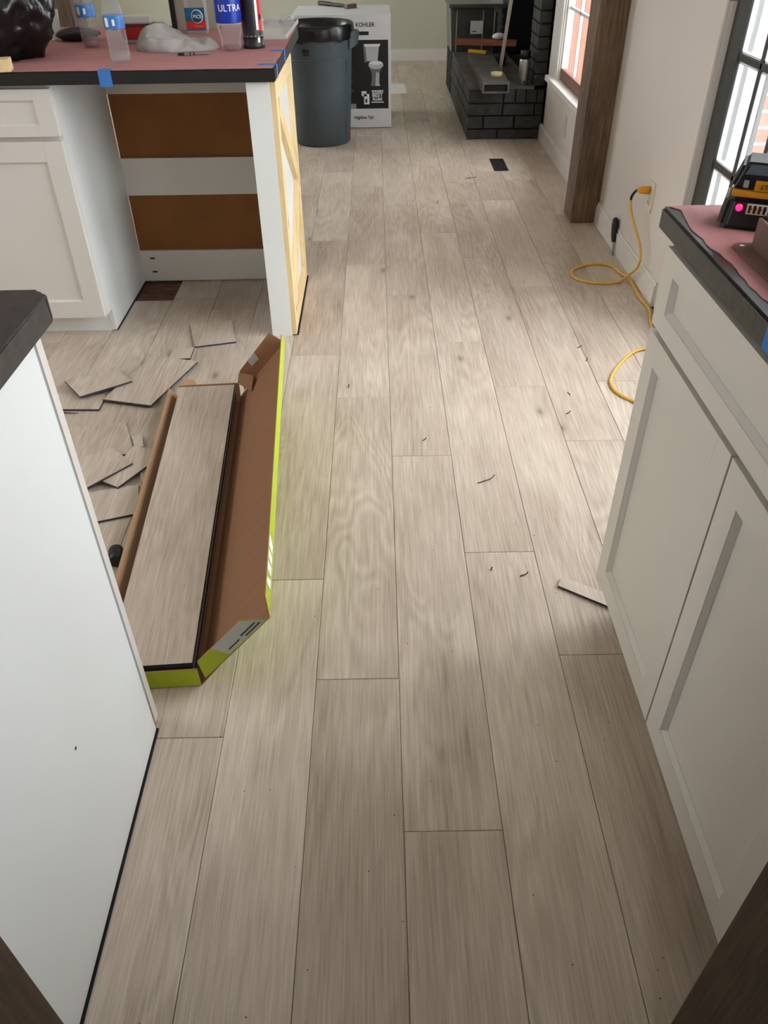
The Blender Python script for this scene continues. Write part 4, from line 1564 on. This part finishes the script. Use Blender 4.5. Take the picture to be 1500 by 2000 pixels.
o = obj('trim_stick', bm, 'ivory', None, (0.892, 6.335, ZH + 0.0015))
o.rotation_euler = (0.0, 0.10, 0.0)
tag(o, 'pale trim stick leaning upright on the hearth', 'stick')
t = thing('broom_handle', 'cream paint brush handle hanging above the trim stick', 'handle', (0.955, 6.40, ZH))
bpy.data.objects.remove(t)

# ================================================================== RIGHT WALL THINGS
t = thing('wall_outlet', 'ivory wall outlet with the yellow plug on the right wall', 'outlet', (WX, 3.28, 0.352))
bm = B()
box(bm, -0.006, -0.0002, -0.036, 0.036, -0.058, 0.058, bev=0.002)
obj('cover_plate', bm, 'ivory', t)
for z in (-0.022, 0.022):
    bm = B()
    box(bm, -0.0085, -0.006, -0.016, 0.016, z - 0.014, z + 0.014, bev=0.002)
    s = obj('socket', bm, 'ivory', t)
    bm = B()
    for y in (-0.007, 0.005):
        box(bm, -0.0090, -0.0080, y, y + 0.003, z - 0.006, z + 0.006)
    obj('slot', bm, 'inkblack', s)
t = thing('wall_plate', 'narrow wall plate below the window sill', 'plate', (WX, 5.03, 0.237))
bm = B()
box(bm, -0.006, -0.0002, -0.036, 0.036, -0.055, 0.055, bev=0.002)
obj('plate', bm, 'wall', t)
bm = B()
box(bm, -0.0068, -0.006, -0.004, 0.004, -0.042, 0.042)
obj('slit', bm, 'inkgrey', t)

# yellow extension cord with plug: loop on the floor and a second bend by the cabinet
t = thing('extension_cord', 'yellow extension cord plugged in and looping over the floor', 'cord', (1.0, 3.0, 0))
def cordpath(p):
    return [Vector(q) - Vector(t.location) for q in p]
P1 = [(1.072, 3.29, 0.374), (1.062, 3.31, 0.365), (1.055, 3.33, 0.33), (1.058, 3.31, 0.285), (1.070, 3.26, 0.235), (1.082, 3.20, 0.19), (1.088, 3.17, 0.14), (1.085, 3.18, 0.09),
      (1.078, 3.24, 0.04), (1.065, 3.265, 0.010), (1.025, 3.236, 0.0055), (0.931, 3.237, 0.0055), (0.868, 3.28, 0.0055), (0.854, 3.344, 0.0055), (0.888, 3.409, 0.0055), (0.979, 3.455, 0.0055), (1.047, 3.43, 0.0055),
      (1.072, 3.34, 0.0055), (1.088, 3.26, 0.013), (1.092, 3.19, 0.0055), (1.085, 3.08, 0.0055), (1.092, 2.957, 0.0055), (1.064, 2.838, 0.0055), (1.05, 2.74, 0.0055), (1.03, 2.65, 0.0055), (0.978, 2.613, 0.0055),
      (0.926, 2.582, 0.0055), (0.858, 2.497, 0.0055), (0.810, 2.412, 0.0055), (0.793, 2.352, 0.0055), (0.803, 2.290, 0.0055), (0.845, 2.235, 0.0055), (0.92, 2.16, 0.0055), (1.02, 2.10, 0.0055), (1.05, 1.9, 0.0055), (1.0, 1.6, 0.0055), (1.05, 1.42, 0.0055)]
bm = B()
tube(bm, smooth_path(cordpath(P1), 8), 0.0052, 10)
obj('cable', bm, 'cord', t)
bm = B()
tube(bm, [Vector((WX - 0.0092, 3.285, 0.375)) - t.location, Vector((WX - 0.03, 3.287, 0.375)) - t.location, Vector((WX - 0.045, 3.289, 0.375)) - t.location, Vector((WX - 0.058, 3.292, 0.374)) - t.location], 0.016, 12, taper=[1, 1.0, 0.85, 0.5])
obj('plug', bm, 'yellow', t)
bm = B()
cp = smooth_path(cordpath(P1[:4]), 8)
tube(bm, cp[1:18], 0.0056, 10)
obj('strain_relief', bm, 'blackplastic', t)
# screwdriver leaning on the baseboard
t = thing('putty_knife', 'black handled tool leaning upright against the right baseboard', 'tool', (1.096, 3.58, 0.0), 0.0)
tl = Matrix.Rotation(0.05, 4, 'Y') @ Matrix.Rotation(-0.50, 4, 'X')
bm = B()
lathe(bm, [(0.0045, 0.0), (0.005, 0.06), (0.006, 0.062)], seg=12, mtx=tl)
obj('shaft', bm, 'steel', t)
bm = B()
lathe(bm, [(0.009, 0.056), (0.011, 0.06), (0.015, 0.085), (0.016, 0.13), (0.014, 0.155), (0.008, 0.165), (0.0, 0.167)], seg=16, mtx=tl)
obj('handle', bm, 'blackplastic', t)

# ================================================================== FLOOR THINGS
# ---- flooring carton with open lid
ang = math.radians(3.7)
t = thing('flooring_carton', 'open lime and brown flooring carton lying on the floor', 'box', (-0.409, 1.095, 0), ang)
def sheet(name, quad, mi, mib, parent=None, th=0.0025):
    bm = B()
    slab(bm, quad, th, 0, 1)
    return obj(name, bm, [mi, mib], parent or t, fix=False)
Lb = 1.222
xa, xb = -0.190, 0.010
y0, y1 = -0.012, Lb
z0, zt = 0.0028, 0.052
sheet('bottom', [(xa, y0, z0), (xb, y0, z0), (xb, y1, z0), (xa, y1, z0)], 'card', 'lime')
sheet('left_wall', [(xa, y0, z0), (xa, y1, z0), (xa - 0.032, y1, zt - 0.006), (xa - 0.032, y0, zt - 0.006)], 'cardlight', 'lime', th=0.003)
sheet('far_wall', [(xa, y1, z0), (xb, y1, z0), (xb, y1 + 0.004, zt), (xa, y1 + 0.004, zt)], 'cardlight', 'lime', th=0.004)
sheet('near_wall', [(xb, y0, z0), (xa, y0, z0), (xa - 0.03, y0 - 0.002, zt + 0.006), (xb, y0 - 0.002, zt + 0.006)], 'card', 'lime')
hx, hz = 0.060, 0.066
sheet('right_wall', [(xb, y1, z0), (xb, y0, z0), (hx, y0, hz), (hx, y1, hz)], 'card', 'lime')
lx, lz = 0.175, 0.196
lid = sheet('lid', [(hx, y1, hz), (hx, y0, hz), (lx, y0, lz), (lx, y1, lz)], 'card', 'lime')
fl = sheet('lid_front_flap', [(lx, y1, lz), (lx, y0, lz), (lx - 0.006, y0 + 0.02, lz + 0.040), (lx - 0.006, y1 - 0.03, lz + 0.040)], 'card', 'lime', lid)
# white letters cut off by the flap edge
for k, (a, b, sk) in enumerate(((0.165, 0.192, 0.012), (0.130, 0.155, 0.0), (0.092, 0.120, 0.0), (0.055, 0.082, -0.014))):
    bm = B()
    xs = lambda q: lx - 0.006 * q / 0.040 + 0.0036
    slab(bm, [(xs(0.012), a, lz + 0.012), (xs(0.012), b, lz + 0.012), (xs(0.038), b + sk, lz + 0.038), (xs(0.038), a + sk * 0.3, lz + 0.038)], 0.0008)
    obj('printed_letter', bm, 'inkwhite', fl)
# lid end flaps stand square to the lid
nd = Vector((hz - lz, 0, lx - hx)).normalized()       # inward normal of the lid
def lp(s, y, h):
    return Vector((hx + (lx - hx) * s, y, hz + (lz - hz) * s)) + nd * h
ef = sheet('end_flap', [lp(1.0, y0, 0), lp(-0.32, y0, 0.002), lp(-0.10, y0 - 0.004, 0.046), lp(0.80, y0 - 0.004, 0.046)], 'card', 'lime', lid)
bm = B()
slab(bm, [lp(0.22, y0 - 0.0035, 0.004), lp(0.97, y0 - 0.0035, 0.002), lp(0.78, y0 - 0.0075, 0.045), lp(0.20, y0 - 0.0075, 0.045)], 0.0006)
gl = obj('label', bm, 'greylabel', ef)
bm = B()
for s0, s1, h0 in ((0.30, 0.52, 0.012), (0.42, 0.66, 0.030), (0.58, 0.86, 0.016), (0.62, 0.90, 0.008)):
    slab(bm, [lp(s0, y0 - 0.0055, h0), lp(s1, y0 - 0.0055, h0), lp(s1, y0 - 0.0060, h0 + 0.003), lp(s0, y0 - 0.0060, h0 + 0.003)], 0.0004)
obj('printed_line', bm, 'inkblack', gl)
tf = sheet('end_flap', [lp(-0.30, y1, 0.0), lp(1.0, y1, 0), lp(0.95, y1 + 0.01, 0.055), lp(-0.05, y1 + 0.01, 0.050)], 'card', 'card', lid)
bm = B()
slab(bm, [lp(0.20, y1 + 0.002, 0.030), lp(0.42, y1 + 0.002, 0.028), lp(0.45, y1 + 0.006, 0.052), lp(0.24, y1 + 0.006, 0.054)], 0.001)
obj('tape_scrap', bm, 'haze', tf)
sheet('tuck_flap', [(xb - 0.004, y1 - 0.005, zt + 0.004), (xb + 0.05, y1 - 0.09, zt + 0.02), (xb + 0.055, y1 - 0.03, zt + 0.045), (xb + 0.004, y1 + 0.01, zt + 0.035)], 'card', 'card')
sheet('tuck_flap', [(xa, y1 + 0.002, zt), (xa + 0.06, y1 + 0.004, zt), (xa + 0.05, y1 + 0.022, zt + 0.012), (xa + 0.012, y1 + 0.022, zt + 0.012)], 'cardlight', 'cardlight')

# stack of planks in the carton
for i in range(8):
    zb = 0.0031 + i * 0.0071
    bm = B()
    box(bm, -0.09, 0.09, -0.60, 0.60, 0, 0.0070)
    for f in bm.faces:
        f.material_index = 0 if f.normal.z > 0.5 else 1
    dx = random.uniform(-0.0008, 0.0008)
    loc = Matrix.Rotation(ang, 4, 'Z') @ Vector((-0.0925 + dx, 0.601, zb))
    o = obj('plank', bm, ['floor', 'core'], None, Vector((-0.409, 1.095, 0)) + loc, ang)
    nth = ['lowest', 'seventh', 'sixth', 'fifth', 'fourth', 'third', 'second', 'topmost'][i]
    tag(o, '%s pale oak plank of the stack in the carton%s' % (nth, ', counted from the top' if 0 < i < 7 else ''), 'plank', 'planks in the carton')

# ---- offcuts
def offcut(pts, z, label, tilt=None, th=0.0070):
    cx = sum(p[0] for p in pts) / len(pts)
    cy = sum(p[1] for p in pts) / len(pts)
    bm = B()
    prism(bm, [(p[0] - cx, p[1] - cy) for p in pts], 0, th, 0, 1)
    o = obj('plank_offcut', bm, ['floor', 'core'], None, (cx, cy, z))
    if tilt:
        o.rotation_euler = tilt
    return tag(o, label, 'offcut', 'flooring offcuts')
offcut([(-1.16, 2.345), (-0.938, 2.33), (-0.938, 2.236), (-1.16, 2.243)], 0.0003, 'plank offcut lying under the tilted piece by the left cabinet')
offcut([(-1.101, 2.406), (-0.954, 2.513), (-0.865, 2.402), (-1.012, 2.291)], 0.0145, 'tilted plank offcut resting on another near the island door', tilt=(-0.03, 0.01, 0))
offcut([(-0.938, 2.289), (-0.84, 2.605), (-0.664, 2.55), (-0.766, 2.244)], 0.0075, 'longest plank offcut touching the far end of the carton')
offcut([(-1.02, 2.12), (-0.829, 2.155), (-0.757, 1.974), (-0.95, 1.93)], 0.0003, 'plank offcut with a round knot left of the carton')
offcut([(-0.764, 2.006), (-0.695, 1.98), (-0.686, 1.916), (-0.759, 1.79), (-0.812, 1.821)], 0.0073, 'angled plank offcut tucked under another beside the carton')
offcut([(-0.824, 1.984), (-0.742, 1.903), (-0.843, 1.782), (-0.97, 1.86), (-0.95, 1.90)], 0.0142, 'uppermost plank offcut of the pile beside the carton', tilt=(0.0, 0.012, 0))
offcut([(-0.789, 2.068), (-0.757, 2.073), (-0.736, 2.008), (-0.766, 2.012)], 0.0003, 'smallest square plank offcut left of the carton')
offcut([(-0.722, 1.892), (-0.700, 1.885), (-0.680, 1.818), (-0.700, 1.822)], 0.0003, 'tiny plank sliver touching the carton side')
offcut([(-0.86, 1.77), (-0.705, 1.812), (-0.676, 1.678), (-0.83, 1.628)], 0.0003, 'plank offcut with a straight dark front edge nearest the black roller')
offcut([(-0.753, 2.876), (-0.594, 2.913), (-0.549, 2.721), (-0.70, 2.683)], 0.0003, 'square plank offcut alone under the island')
offcut([(-0.777, 2.669), (-0.70, 2.672), (-0.70, 2.59), (-0.780, 2.585)], 0.0003, 'plank offcut just behind the longest offcut')
offcut([(0.440, 1.399), (0.60, 1.300), (0.575, 1.265), (0.426, 1.367)], 0.0003, 'narrow plank sliver by the right cabinet door')
# pencil
bm = B()
tube(bm, [Vector((0, 0, 0.0036)), Vector((-0.11, 0.012, 0.0036)), Vector((-0.14, 0.0155, 0.0036))], 0.0033, 8, taper=[0.3, 1, 1])
tag(obj('pencil', bm, 'darkred', None, (-1.0, 2.218, 0.0003)), 'dark red pencil on the floor below the offcuts', 'pencil')
# black roller by the left cabinet
t = thing('black_roller', 'black cylinder tool lying on the floor behind the left cabinet', 'tool', (-0.682, 1.487, 0.0), 0.3)
bm = B()
lathe(bm, [(0.0, 0.0), (0.018, 0.0), (0.02, 0.003), (0.02, 0.04), (0.017, 0.044), (0.017, 0.05), (0.0, 0.051)], seg=20)
lay = Matrix.Translation((0, -0.025, 0.0212)) @ Matrix.Rotation(-H, 4, 'X')
bmesh.ops.transform(bm, matrix=lay, verts=bm.verts[:])
obj('body', bm, 'blackplastic', t)
bm = B()
lathe(bm, [(0.0205, 0.018), (0.0212, 0.02), (0.0212, 0.024), (0.0205, 0.026)], seg=20, mtx=lay)
obj('grip_ring', bm, 'inkblack', t)

# ---- shavings and dirt specks
def curl(x, y, s, rz, label, mtl='inkblack', grp='floor shavings'):
    bm = B()
    pts = [(-s, 0, 0.0012), (-s * 0.3, s * 0.12, 0.0025), (s * 0.3, s * 0.2, 0.004), (s * 0.8, s * 0.6, 0.006)]
    tube(bm, smooth_path(pts, 4), 0.0015, 6)
    o = obj('shaving', bm, mtl, None, (x, y, 0.0002), rz)
    return tag(o, label, 'shaving', grp)
curl(0.747, 2.641, 0.011, 0.2, 'dark shaving on the bright floor nearest the yellow cord')
curl(0.752, 2.540, 0.010, 0.9, 'dark shaving on the bright floor, second below the cord loop')
curl(0.638, 2.300, 0.007, 2.0, 'short dark shaving on the bright floor, third below the cord loop')
curl(0.613, 2.175, 0.010, 0.3, 'dark shaving on the bright floor, lowest of the four by the cord')
curl(0.135, 2.030, 0.007, 0.4, 'small dark shaving in the middle of the floor')
curl(0.307, 1.808, 0.033, 0.25, 'long thin grey shaving in the middle of the floor')
curl(-0.110, 2.375, 0.006, 1.2, 'tiny dark shaving right of the carton end')
curl(0.352, 1.410, 0.012, 0.1, 'curled shaving left of the narrow plank sliver')
curl(0.272, 1.435, 0.004, 0.6, 'tiny speck of shaving left of the curled one')
curl(0.556, 4.842, 0.035, -0.2, 'thin dark splinter on the floor before the register')
curl(0.330, 4.396, 0.018, 1.0, 'small dark splinter on the floor left of the register')
bm = B()
for i in range(110):
    x, y = random.uniform(-0.40, 0.52), random.uniform(0.35, 3.0)
    if -0.42 < x < -0.20 and y > 1.0 and y < 2.8:
        continue
    s = random.uniform(0.0004, 0.0011)
    box(bm, x - s, x + s, y - s * 0.8, y + s * 0.8, 0.0002, 0.0002 + s)
sp = obj('dirt_specks', bm, 'wooddark')
sp['kind'] = 'stuff'
tag(sp, 'tiny dark dirt specks scattered over the plank floor', 'dirt')
